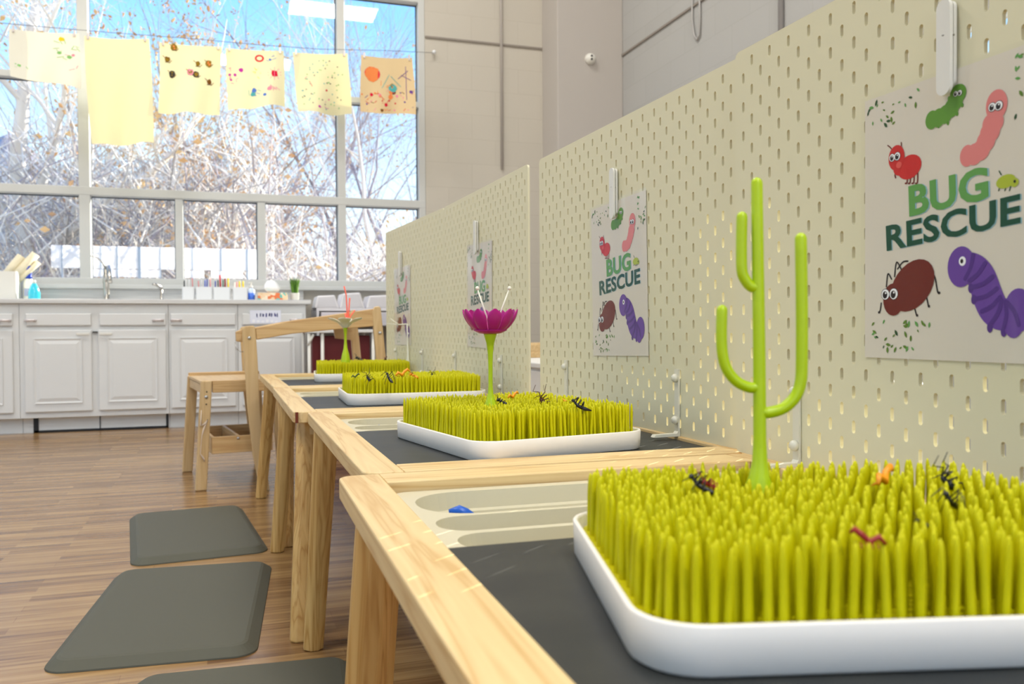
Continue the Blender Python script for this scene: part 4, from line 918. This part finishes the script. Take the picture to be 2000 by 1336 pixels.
# ================================================================== PEGBOARDS
def make_board():
    b = MB(); Wd, Hd, th = .76, .56, .005; hw, hl, ns = .0029, .0076, 4
    def slot(cx, cz):
        p = []
        for a0, dz in ((0, 1), (180, -1)):
            for i in range(ns + 1): a = R(a0 + 180 * i / ns); p.append((cx + hw * math.cos(a), cz + dz * (hl - hw) + hw * math.sin(a)))
        return p
    def face(vs2, quads):
        n = len(vs2); b.add([(0, x, z) for x, z in vs2], [q[::-1] for q in quads]); b.add([(th, x, z) for x, z in vs2], quads)
    def cell(x0, x1, z0, z1, s_):
        # ring of quads/tris between rectangle and slot; slot points: 5 top arc (right->left), 5 bottom arc (left->right)
        n = len(s_); cor = [(x1, z1), (x0, z1), (x0, z0), (x1, z0)]
        vs = s_ + cor; fs = []
        # corner assignment
        T = ns + 1
        for i in range(T - 1): fs.append((i, n + (0 if i < T // 2 else 1), i + 1))
        fs.append((T // 2, n, n + 1))
        for i in range(T, 2 * T - 1): fs.append((i, n + (2 if i < T + T // 2 else 3), i + 1))
        fs.append((T + T // 2, n + 2, n + 3))
        fs.append((T - 1, n + 1, n + 2, T)); fs.append((2 * T - 1, n + 3, n, 0))
        face(vs, fs)
        b.add([(0, x, z) for x, z in s_] + [(th, x, z) for x, z in s_], [(i, (i + 1) % n, n + (i + 1) % n, n + i) for i in range(n)])
    for c in range(37):
        x = .02 + .02 * c; x0, x1 = x - .01, x + .01
        if c % 2:
            for k_ in range(14): z = .02 + .04 * k_; cell(x0, x1, z - .02, z + .02, slot(x, z))
        else:
            for k_ in range(13): z = .04 + .04 * k_; cell(x0, x1, z - .02, z + .02, slot(x, z))
            for z0, z1 in ((0, .02), (.54, .56)): face([(x0, z0), (x1, z0), (x1, z1), (x0, z1)], [(0, 3, 2, 1)])
    r = .0099
    arcp = [(.01 - r * math.cos(R(90 * i / 5)), Hd - .01 + r * math.sin(R(90 * i / 5))) for i in range(6)]
    left = [(.01, 0)] + [(.01 - r * math.sin(R(90 * i / 5)), .01 - r * math.cos(R(90 * i / 5))) for i in range(6)] + arcp + [(.01, Hd)]
    right = [(Wd - x, z) for x, z in left][::-1]
    for lp in (left, right): face(lp, [tuple(range(len(lp)))[::-1] if lp is left else tuple(range(len(lp)))[::-1]])
    per = [(.01, Hd)] + [p for p in left[::-1][1:-1]] + [(.01, 0), (Wd - .01, 0)] + [p for p in right[::-1][1:-1]][:: 1] + [(Wd - .01, Hd)]
    # outer rim
    n = len(left); b.add([(0, x, z) for x, z in left] + [(th, x, z) for x, z in left], [(i, i + 1, n + i + 1, n + i) for i in range(n - 1)])
    b.add([(0, x, z) for x, z in right] + [(th, x, z) for x, z in right], [(i, i + 1, n + i + 1, n + i) for i in range(n - 1)])
    for z in (0, Hd): b.add([(0, .01, z), (th, .01, z), (th, Wd - .01, z), (0, Wd - .01, z)], [(0, 1, 2, 3)])
    me = b.mesh('pegboard', cream)
    bm = bmesh.new(); bm.from_mesh(me); bmesh.ops.remove_doubles(bm, verts=bm.verts, dist=1e-6); bmesh.ops.recalc_face_normals(bm, faces=bm.faces); bm.to_mesh(me); bm.free()
    return me
bme = make_board()
# near end, yaw (CCW from +y), label
BD = [((1.566 + .0035, -5.165 - .76 + .0), .2, 'cream pegboard nearest the camera, at the right edge of the photo'),
      ((1.5795, -5.1545), 1.18, 'second cream pegboard, behind the magenta flower and left of the nearest one'),
      ((1.555, -4.320), 1.1, 'third cream pegboard, just beyond the narrow gap'),
      ((1.540, -3.560), 3.8, 'farthest cream pegboard, next to the wooden desk')]
BD[0] = ((1.566 + math.sin(R(.2)) * .76, -5.165 - .76), .2, BD[0][2])
boards = []
for (p, yaw, lb) in BD:
    o = bpy.data.objects.new('pegboard', bme); C.objects.link(o); o.location = (p[0], p[1], TZ); o.rotation_euler = (0, 0, R(yaw))
    tag(o, lb, 'pegboard', 'cream pegboards along the tables'); boards.append(o)
boards[1].scale = (1, 1.027, 1)
def on_board(i, s_, z, off=0):
    p, yaw, _ = BD[i]; a = R(yaw); d = Vector((-math.sin(a), math.cos(a))); n = Vector((-math.cos(a), -math.sin(a)))
    q = Vector(p) + d * s_ + n * off; return Vector((q.x, q.y, TZ + z))
# brackets: s position measured from the near end
def make_bracket():
    b = MB(); w_ = .012
    P = [(-.0008, .108), (-.0042, .108), (-.0042, .008), (-.0065, .0048), (-.045, .0040), (-.048, .0), (-.0008, .0)]
    b.prism([(x, z) for x, z in P][::-1], -w_ / 2, w_ / 2, 'y'); return b.mesh('bracket', bracket_m)
bkm = make_bracket(); knm = MB().lathe([(.0068, -.0042), (.0068, -.0085), (.0045, -.0115), (.001, -.012)], axis='x', n=14, cz=0).mesh('knob', bracket_m)
for i, s_ in ((0, .62), (1, .169), (1, .625), (2, .195), (2, .629), (3, .246), (3, .60)):
    t = empty('table_bracket', on_board(i, s_, 0), R(BD[i][1]))
    for nm, me, z in (('plate', bkm, 0), ('knob', knm, .094), ('knob', knm, .026)): o = bpy.data.objects.new(nm, me); C.objects.link(o); o.parent = t; o.location.z = z
    nmz = ['nearest', 'second', 'third', 'farthest'][i]; ne = 'near' if s_ < .4 else 'far'
    tag(t, 'small white angle bracket holding the %s end of the %s pegboard to its table' % (ne, nmz), 'bracket', 'white pegboard brackets')

# ---- posters
PW, PH = .232, .295
def ellp(cx, cy, rx, ry, rot=0, n=24): return [(cx + rx * math.cos(6.2832 * i / n) * math.cos(rot) - ry * math.sin(6.2832 * i / n) * math.sin(rot), cy + rx * math.cos(6.2832 * i / n) * math.sin(rot) + ry * math.sin(6.2832 * i / n) * math.cos(rot)) for i in range(n)]
def strip(path, w0, n=6):
    pts = smooth_path([(a, c, 0) for a, c in path], n); out_l, out_r = [], []; m_ = len(pts)
    for i, p in enumerate(pts):
        d = (pts[min(i + 1, m_ - 1)] - pts[max(i - 1, 0)]).normalized(); wv = w0(i / (m_ - 1)) if callable(w0) else w0
        out_l.append((p.x - d.y * wv, p.y + d.x * wv)); out_r.append((p.x + d.y * wv, p.y - d.x * wv))
    return out_l, out_r
pmats = {}
def PM(name, col): pmats[name] = mat('print_' + name, col, .5, spec=.3); return name
for n_, c_ in dict(paper=(222, 214, 198), lime=(96, 150, 50), dkgreen=(12, 76, 52), green=(98, 160, 78), red=(206, 38, 34), redd=(150, 20, 20), pink=(226, 132, 128), brown=(112, 34, 20), purple=(106, 66, 158), purpled=(82, 46, 132), black=(30, 20, 20), white=(250, 250, 250), leaf=(96, 130, 40), leafd=(40, 80, 40), yellowg=(176, 190, 50), shadow=(150, 196, 206), blush=(226, 90, 80)).items(): PM(n_, c_)
pk = list(pmats)
class Art:
    def __init__(s): s.b = MB(); s.l = 0
    def P(s, x, z, h): return (-h, PW - x if False else -x, z)     # board local: looking at the -x face, right = -y
    def poly(s, pts, m, lv):
        s.l += 1; s.b.mi = pk.index(m); h = .0004 + .00012 * lv + (s.l % 24) * 4.5e-6; n = len(pts); cx = sum(p[0] for p in pts) / n; cy = sum(p[1] for p in pts) / n
        s.b.add([s.P(cx, cy, h)] + [s.P(x, z, h) for x, z in pts], [(0, 1 + i, 1 + (i + 1) % n) for i in range(n)])
    def strip(s, path, w0, m, lv, cap=True):
        s.l += 1; l_, r_ = strip(path, w0); h = .0004 + .00012 * lv + (s.l % 24) * 4.5e-6; s.b.mi = pk.index(m); n = len(l_)
        s.b.add([s.P(*p, h) for p in l_] + [s.P(*p, h) for p in r_], [(i, i + 1, n + i + 1, n + i) for i in range(n - 1)])
        if cap and not callable(w0):
            s.poly(ellp(*path[0], w0, w0), m, lv); s.poly(ellp(*path[-1], w0, w0), m, lv)
    def eye(s, x, z, r, lv=6, dx=.3):
        s.poly(ellp(x, z, r * 1.12, r * 1.12), 'black', lv); s.poly(ellp(x, z, r, r), 'white', lv + 1); s.poly(ellp(x - r * dx * .3, z - r * .1, r * .62, r * .72), 'black', lv + 2); s.poly(ellp(x + r * .1, z + r * .25, r * .2, r * .2), 'white', lv + 3)
    def leafs(s, pts, seed):
        rn = random.Random(seed)
        for x, z in pts:
            r = rn.uniform(.0018, .0040); a = rn.uniform(0, 3.14); q = [(-1, 0), (-.3, .42), (.4, .38), (1, 0), (.4, -.38), (-.3, -.42)]
            s.poly([(x + r * (u * math.cos(a) - v * math.sin(a)), z + r * (u * math.sin(a) + v * math.cos(a))) for u, v in q], rn.choice(['leaf', 'leafd', 'leaf', 'green']), 2)
# poster coordinates: x from the left edge (0..PW), z from the bottom (0..PH); read off the nearest poster
def pxl(px, py):
    p, yaw, _ = BD[0]; a = R(yaw); n = Vector((-math.cos(a), -math.sin(a), 0)); P0 = Vector((*p, TZ)) + n * .004; d = ray(px, py)
    t = (P0 - CAM).dot(n) / d.dot(n); q = CAM + d * t; s_ = (q - P0).dot(Vector((-math.sin(a), math.cos(a), 0))); return (POS0[0] - s_, q.z - TZ - POS0[1])
POS0 = (.76 - .256, .137)      # s of the left edge, z of the bottom edge on board 0
A = Art()
W2 = lambda pts: [pxl(*p) for p in pts]
# red ant
A.poly(ellp(*pxl(1773, 326), .0165, .0125, .15), 'red', 3); A.poly(ellp(*pxl(1754, 328), .009, .008), 'red', 3); A.poly(ellp(*pxl(1748, 308), .0115, .0135), 'red', 4); A.poly(ellp(*pxl(1753, 322), .004, .0035), 'blush', 5)
A.eye(*pxl(1740, 308), .0040); A.eye(*pxl(1750, 305), .0042)
for pth in ([(1742, 296), (1736, 288), (1731, 284)], [(1752, 293), (1757, 286), (1757, 278)]): A.strip(W2(pth), .0006, 'brown', 3)
for a_ in (1769, 1775, 1782, 1789): A.strip(W2([(a_, 337), (a_, 348), (a_ - 1, 357), (a_ - 4, 358)]), .0009, 'brown', 2)
A.strip(W2([(1752, 334), (1745, 340), (1746, 347)]), .0009, 'brown', 2)
# green caterpillar (top)
for i, (a_, c_) in enumerate(((1817, 234), (1830, 230), (1843, 223), (1855, 211), (1862, 198), (1868, 183))): A.poly(ellp(*pxl(a_, c_), .0085 + .0003 * i, .0095), 'lime', 3)
for a_, c_ in ((1864, 183), (1872, 181)): A.eye(*pxl(a_, c_), .0026)
for a_, c_ in ((1812, 242), (1830, 246), (1848, 240), (1866, 222), (1876, 205), (1840, 212), (1850, 192)): A.poly(ellp(*pxl(a_, c_), .0016, .0022), 'lime', 2)
# pink worm
for i, (a_, c_) in enumerate(((1886, 304), (1900, 301), (1913, 292), (1922, 276), (1930, 258), (1936, 240), (1940, 222), (1943, 205))): A.poly(ellp(*pxl(a_, c_), .0088 + .0006 * i * (i < 6) + (.003 if i == 7 else 0), .0105 + (.004 if i == 7 else 0)), 'pink', 3)
A.eye(*pxl(1935, 209), .0040); A.eye(*pxl(1948, 206), .0042)
for a_, c_ in ((1936, 188), (1944, 186), (1951, 188), (1882, 318), (1900, 316), (1918, 306)): A.poly(ellp(*pxl(a_, c_), .0014, .003), 'pink', 2)
# small yellow-green bug
A.poly(ellp(*pxl(1961, 354), .0105, .0062, .1), 'yellowg', 3); A.poly(ellp(*pxl(1978, 356), .0045, .0042), 'yellowg', 4); A.poly(ellp(*pxl(1979, 354), .0012, .0014), 'black', 6)
for a_ in (1950, 1962, 1971): A.strip(W2([(a_, 362), (a_ - 3, 372)]), .0006, 'leafd', 2)
A.strip(W2([(1952, 341), (1948, 334)]), .0006, 'leafd', 2)
# brown beetle
A.poly(ellp(*pxl(1778, 558), .0330, .0235, .62), 'brown', 3)
A.poly(ellp(*pxl(1742, 585), .0150, .0175), 'brown', 4)
A.eye(*pxl(1727, 575), .0056); A.eye(*pxl(1743, 574), .0058)
for pth in ([(1728, 560), (1731, 535), (1738, 545)], [(1744, 540), (1748, 512), (1758, 528)], [(1718, 592), (1716, 606), (1714, 610)], [(1812, 536), (1822, 540), (1828, 570), (1832, 572)], [(1800, 570), (1806, 580), (1810, 598)], [(1780, 590), (1784, 605), (1787, 616)], [(1750, 525), (1760, 512), (1770, 510)]): A.strip(W2(pth), .0009, 'black', 2)
for a_, c_ in ((1714, 610), (1831, 572), (1811, 598), (1788, 616)): A.poly(ellp(*pxl(a_, c_), .0016, .0014), 'black', 3)
# purple caterpillar
pth = [(1873, 520), (1886, 520), (1902, 528), (1914, 545), (1922, 568), (1930, 590), (1940, 606), (1955, 614), (1972, 614), (1984, 606)]
sp_ = smooth_path([(*pxl(*p), 0) for p in pth], 4)
A.strip([(p.x, p.y) for p in sp_[::2]], lambda t: .0125 + .004 * math.sin(t * 3.1), 'purple', 3, False)
A.poly(ellp(*pxl(1874, 521), .0165, .0200), 'purple', 4); A.poly(ellp(*pxl(1986, 606), .0150, .0200), 'purple', 4); A.poly(ellp(*pxl(1976, 618), .0120, .0200), 'purple', 4)
A.poly(ellp(*pxl(1860, 503), .0036, .005), 'purple', 4); A.poly(ellp(*pxl(1875, 494), .0036, .005), 'purple', 4)
A.poly(ellp(*pxl(1877, 510), .0042, .0046), 'white', 6); A.poly(ellp(*pxl(1876, 510), .0018, .0022), 'black', 7)
for i in range(5, len(sp_) - 3, 4):
    p, q = sp_[i], sp_[i + 1]; d = (q - p).normalized(); nrm = Vector((-d.y, d.x, 0))
    A.strip([(p.x - nrm.x * .012, p.y - nrm.y * .012), (p.x + d.x * .002, p.y + d.y * .002), (p.x + nrm.x * .012, p.y + nrm.y * .012)], .0022, 'purpled', 5)
for a_, c_ in ((1893, 563), (1899, 585), (1930, 640), (1957, 648), (1985, 642)): A.poly(ellp(*pxl(a_, c_), .0032, .0048), 'purpled', 3)
# leaves
rn = random.Random(9)
A.leafs([pxl(rn.uniform(1692, 1760), rn.uniform(195, 248)) for _ in range(16)] + [pxl(1775, 190), pxl(1765, 205), pxl(1785, 205), pxl(1790, 175), pxl(1742, 240)], 1)
A.leafs([pxl(rn.uniform(1700, 1812), rn.uniform(628, 684)) for _ in range(30)], 2)
A.leafs([(rn.uniform(PW - .035, PW - .006), rn.uniform(PH - .07, PH - .01)) for _ in range(18)], 3)
def text_mesh(txt, m, lv, corners, off):
    cu_ = bpy.data.curves.new('t', 'FONT'); cu_.body = txt; cu_.size = 1; cu_.offset = off; cu_.space_character = 1.04; cu_.resolution_u = 3; cu_.fill_mode = 'FRONT'
    ob = bpy.data.objects.new('t', cu_); C.objects.link(ob); dg = bpy.context.evaluated_depsgraph_get(); me = bpy.data.meshes.new_from_object(ob.evaluated_get(dg))
    vs = [v.co.copy() for v in me.vertices]; x0, x1 = min(v.x for v in vs), max(v.x for v in vs); y0, y1 = min(v.y for v in vs), max(v.y for v in vs)
    TLc, TRc, BRc, BLc = [Vector(c) for c in corners]; h = .0004 + .00012 * lv; A.b.mi = pk.index(m); out = []
    for v in vs:
        u = (v.x - x0) / (x1 - x0); w_ = (v.y - y0) / (y1 - y0); p = BLc.lerp(BRc, u).lerp(TLc.lerp(TRc, u), w_); out.append(A.P(p.x, p.y, h))
    A.b.add(out, [tuple(p.vertices) for p in me.polygons]); bpy.data.objects.remove(ob); bpy.data.meshes.remove(me); bpy.data.curves.remove(cu_)
def sh2(c, dx, dz): return [(a_ + dx, b_ + dz) for a_, b_ in c]
cB = W2([(1771, 363), (1926, 322), (1928, 389), (1773, 424)]); cR = W2([(1727, 441), (1990, 377), (1990, 436), (1729, 491)])
text_mesh('BUG', 'shadow', 2, sh2(cB, .0016, -.0004), .035); text_mesh('BUG', 'green', 4, cB, .035)
text_mesh('RESCUE', 'shadow', 2, sh2(cR, .0012, -.0004), .03); text_mesh('RESCUE', 'dkgreen', 4, cR, .03)
art_me = A.b.mesh('print', [pmats[k_] for k_ in pk])
sheet = MB().box(-.0003, .0, -PW + .004, -.004, .004, PH - .004).mesh('sheet', pmats['paper'])
def film_mesh():
    b = MB(); nu, nv = 20, 24; vs = []
    for j in range(nv + 1):
        for i in range(nu + 1):
            x = PW * i / nu; z = PH * j / nv; h = .0022 + .0004 * math.sin(i * .9 + j * .2) ; vs.append((-h, -x, z))
    b.add(vs, [(j * (nu + 1) + i, (j) * (nu + 1) + i + 1, (j + 1) * (nu + 1) + i + 1, (j + 1) * (nu + 1) + i) for j in range(nv) for i in range(nu)], True); return b.mesh('laminate', laminate)
film_me = film_mesh()
def make_clip():
    b = MB(); pl = [(-.012 + .0, .0)]
    b.prism(rrect(-.0085, .0085, -.047, .047, .0084, 6), -.012, -.008, 'x'); o = b
    return o.mesh('clip_arm', white)
clip_me = make_clip()
b = MB(); b.prism(rrect(-.0075, .0075, -.040, .046, .0070, 6), -.0062, -.0022, 'x'); clipb = b.mesh('clip_back', white)
b = MB(); b.tube([(-.012, 0, .012), (-.0075, .0095, .014), (-.002, 0, .012), (-.0075, -.0095, .010), (-.012, 0, .012)], .0009, 6); b.tube([(-.0022, 0, .03), (.004, 0, .034), (.010, 0, .028)], .0018, 6); clipw = b.mesh('clip_wire', steel)
# s of left edge, z of bottom, tilt
PS = [(0, POS0[0], POS0[1], 0.0, .64), (1, .494, .117, R(-1.5), .44), (2, .499, .121, R(1.0), .52), (3, .620, .112, R(-.5), .5)]
plb = ['bug rescue poster on the nearest pegboard, partly cut off by the photo edge', 'wrinkled laminated bug rescue poster on the second pegboard', 'laminated bug rescue poster on the third pegboard behind the magenta flower', 'laminated bug rescue poster on the farthest pegboard']
clb = ['large white clip holding the poster on the nearest pegboard', 'white clip holding the poster on the second pegboard', 'white clip holding the poster on the third pegboard', 'white clip holding the poster on the farthest pegboard']
for (i, s_, z, tilt, cf) in PS:
    t = empty('poster', on_board(i, s_, z, .0012)); t.rotation_euler = (tilt, 0, R(BD[i][1]))
    for nm, me in (('paper_sheet', sheet), ('printed_artwork', art_me), ('laminate_film', film_me)):
        o = bpy.data.objects.new(nm, me); C.objects.link(o); o.parent = t
    tag(t, plb[i], 'poster', 'bug rescue posters on the pegboards')
    cs = s_ - PW * (.46 if i else .535)
    c = empty('clip', on_board(i, cs, z + PH + (.018 if i == 0 else .012), .0)); c.rotation_euler = (0, 0, R(BD[i][1]))
    for nm, me in (('clip_arm', clip_me), ('clip_back', clipb), ('clip_spring', clipw)): o = bpy.data.objects.new(nm, me); C.objects.link(o); o.parent = c
    tag(c, clb[i], 'clip', 'white poster clips')

# ================================================================== MATS
def make_mat(w_=.40, l_=.69):
    b = MB(); th = .019; rings = [(0, .045, 0), (.001, .044, .003), (.020, .030, th - .002), (.027, .026, th)]
    ls = [(rrect(g, w_ - g, g, l_ - g, r, 6), z) for g, r, z in rings]; n = len(ls[0][0]); vs = [(p[0], p[1], z) for lp, z in ls for p in lp]
    b.add(vs, [(k_ * n + j, k_ * n + (j + 1) % n, (k_ + 1) * n + (j + 1) % n, (k_ + 1) * n + j) for k_ in range(3) for j in range(n)] + [tuple(range(n))[::-1], tuple(range(3 * n, 4 * n))]); return b.mesh('floor_mat', mat_m)
mm = make_mat()
for (x, y, yaw, lb) in ((.535, -4.392, -5.3, 'grey anti-fatigue floor mat in the middle of the three, beside the third table'), (.623, -3.640, 5.8, 'farthest grey anti-fatigue floor mat, beside the wooden stool'), (.665, -5.17, -4.0, 'nearest grey anti-fatigue floor mat, cut off at the bottom of the photo')):
    o = bpy.data.objects.new('floor_mat', mm); C.objects.link(o); o.location = (x, y, 0.0005); o.rotation_euler = (0, 0, R(yaw)); tag(o, lb, 'mat', 'grey floor mats')
bpy.data.objects['floor_mat.001'].scale = (.94, 1, 1)

# ================================================================== DESK AND STOOL AT THE END OF THE ROW
YD = -2.60; ref = onY(488, 968, YD)
t = empty('childs_desk', (ref.x, YD, 0)); tag(t, 'beech wood child\'s desk with tilted top behind the farthest table', 'desk')
def dp(pts, y=YD): return [((q := onY(a_, c_, y)).x - ref.x, q.z) for a_, c_ in pts]
def dpoly(nm, pts, y0, y1, m, par=t, bev=.004):
    P_ = dp(pts); 
    ar = sum(P_[i][0] * P_[(i + 1) % len(P_)][1] - P_[(i + 1) % len(P_)][0] * P_[i][1] for i in range(len(P_)))
    if ar < 0: P_ = P_[::-1]
    P_ = [(x_, max(z_, 0)) for x_, z_ in P_]
    b = MB(); b.prism(P_, y0, y1, 'y'); return b.build(nm, m, par, bevel=bev)
lp_ = [(473, 643), (478, 637), (496, 636), (499, 642), (503, 700), (508, 800), (518, 890), (527, 974), (508, 974), (494, 890), (482, 790), (477, 700)]
beam = [(499, 640), (520, 636), (570, 626), (640, 616), (730, 603), (733, 637), (640, 645), (570, 652), (501, 664)]
rp_ = [(727, 610), (732, 599), (741, 598), (744, 602), (754, 700), (764, 830), (746, 830), (735, 700)]
for k_, (y0, y1) in enumerate(((0, .028), (.72, .748))):
    o1 = dpoly('post', lp_, y0, y1, beech_z); dpoly('side_beam', beam, y0 + .004, y1 - .004, beech_x)
    dpoly('post', rp_, y0, y1, beech_z)
    if k_ == 0:
        for a_, c_ in ((487, 660), (742, 650)):
            q = dp([(a_, c_)])[0]; MB().lathe([(.007, -.0005), (.007, -.003), (.004, -.005)], axis='y', cx=q[0], cz=q[1], n=12).build('bolt', screw_m, t)
dpoly('roll_holder', [(460, 648), (473, 643), (474, 669), (461, 667)], .06, .09, beech_x)
tp = dp([(515, 645), (730, 612), (731, 617), (516, 651)]); b = MB(); b.prism(tp[::-1] if False else tp, .03, .718, 'y'); b.build('desktop', white_lacq, t, bevel=.002)
q = dp([(459, 670), (462, 682), (470, 688), (479, 688)]); MB().tube([(x_, .07, z_) for x_, z_ in q], .0015, 5).build('wire', steel, t)
for a_, c_ in ((700, 655),): q = dp([(690, 640), (732, 640), (734, 668), (694, 664)]); b = MB(); b.prism(q[::-1], .70, .718, 'y'); b.build('back_panel', beech_x, t)
# stool
ys = -2.49; x0 = onY(400, 745, ys).x; 
def sxz(a_, c_): q = onY(a_, c_, ys); return (q.x - x0, q.z)
t = empty('wooden_stool', (x0, ys, 0)); t.rotation_euler = (0, 0, R(8)); tag(t, 'light wooden child\'s stool with bolted legs and a lower tray, left of the desk', 'stool')
zs = sxz(440, 743)[1]; xr = sxz(545, 745)[0]; D = .50
lw = .020
def sleg(xt, xf, y_t, y_f, top, par=t, w_=.0225):
    b = MB(); vs = []
    for (cx, cy, z) in ((xf, y_f, 0), (xt, y_t, top - .004)):
        vs += [(cx - w_, cy - .013, z), (cx + w_, cy - .013, z), (cx + w_, cy + .013, z), (cx - w_, cy + .013, z)]
    b.add(vs, [(0, 3, 2, 1), (4, 5, 6, 7), (0, 1, 5, 4), (1, 2, 6, 5), (2, 3, 7, 6), (3, 0, 4, 7)]); return b.build('leg', beech_z, par, bevel=.006, seg=3)
xf = sxz(392, 958)[0]
sleg(.006, xf, 0, -.003, zs + .006); sleg(.006, xf, D, D + .02, zs + .002)
sleg(xr - .006, xr + .02, 0, -.003, zs + .006); sleg(xr - .006, xr + .02, D, D + .02, zs + .002)
MB().box(-.012, xr + .012, .0135, D - .012, zs - .016, zs - .002).build('seat', beech_y, t, bevel=.003)
MB().box(.029, xr - .029, -.008, .012, zs - .05, zs).build('apron', beech_x, t, bevel=.003)
MB().box(-.012, xr + .012, D + .0, D + .02, zs - .04, zs + .012).build('rear_rail', beech_x, t, bevel=.003)
MB().box(-.010, .012, .0135, D - .013, zs - .055, zs - .017).build('side_rail', beech_y, t, bevel=.003)
z0 = sxz(440, 886)[1]; z1 = sxz(440, 853)[1]; b = MB()
b.box(.024, xr - .024, .0, .014, z0, z1); tr_ = b.build('tray_front', beech_x, t, bevel=.002)
MB().box(.024, xr - .024, D - .06, D - .046, z0, z1).build('tray_back', beech_x, t, bevel=.002)
MB().box(.024, .036, .0145, D - .0605, z0, z1).build('tray_side', beech_y, t); MB().box(xr - .036, xr - .024, .0145, D - .0605, z0, z1).build('tray_side', beech_y, t)
xm = sxz(466, 850)[0]; MB().box(xm - .006, xm + .006, .0145, D - .0605, z0, z1 + .001).build('tray_divider', beech_y, t)
MB().box(.0365, xr - .0365, .0145, D - .0605, z0 + .002, z0 + .008).build('tray_base', beech_x, t)
for a_, c_, y_ in ((403, 765, -.015), (402, 775, -.0155), (402, 789, -.0155)):
    q = sxz(a_, c_); r = .007 if c_ == 775 else .0028; MB().lathe([(r, y_ + .006), (r, y_ - .001), (r * .5, y_ - .003)], axis='y', cx=q[0], cz=q[1], n=12).build('bolt' if c_ == 775 else 'bolt_hole', screw_m if c_ == 775 else black, t)
q = sxz(466, 854); MB().lathe([(.006, .002), (.006, -.002), (.003, -.004)], axis='y', cx=q[0], cz=q[1] - .006, n=12).build('bolt', screw_m, t)
rb = MB(); pts = [Vector((*[sxz(a_, c_)[0]], -.022, sxz(a_, c_)[1])) for a_, c_ in ((392, 800), (391, 830), (400, 826), (405, 818), (397, 836), (393, 850), (390, 885), (396, 893), (399, 900))]
tag(rb.tube(pts, [.0015, .003, .005, .002, .004, .0015, .0015, .004, .001], 6).build('tape_strip', mat('masking_tape', (226, 206, 184), .7), t), 'peeling tape strip')

# ================================================================== BEHIND THE PEGBOARDS
wl = mat('cabinet_white', (236, 234, 228), .5)
t = empty('low_cabinet', (2.55, -2.6, 0)); tag(t, 'long low white cabinet glimpsed through the holes of the second pegboard', 'cabinet')
b = MB(); b.box(-.25, .25, -1.7, 1.5, .0, .465); b.build('body', wl, t, bevel=.003); MB().box(-.27, .27, -1.72, 1.52, .466, .49).build('top', wl, t, bevel=.003)
for k_ in range(4): MB().box(-.262, -.2505, -1.66 + k_ * .78, -.92 + k_ * .78, .05, .45).build('door', wl, t, bevel=.002)
tag(MB().box(2.30, 2.55, -4.27, -4.06, .491, .88).build('white_carton', wl, bevel=.004), 'upright white carton standing on the low cabinet behind the boards', 'carton')
# chair seen through the gap
def gx(px, py, y): return onY(px, py, y)
yc = -2.0
t = empty('wooden_chair', (gx(1043, 700, -1.6).x, -1.6, .49)); tag(t, 'small beech block seen above the low cabinet in the gap between pegboards', 'wooden block')
t.name = 'wooden_block'
zt_ = gx(1043, 670, -1.7).z - .49; MB().box(-.09, .12, -.10, .10, .001, zt_).build('body', beech_y, t, bevel=.012); MB().box(-.10, .13, -.11, .11, .0005, .03).build('foot', beech_y, t, bevel=.004)
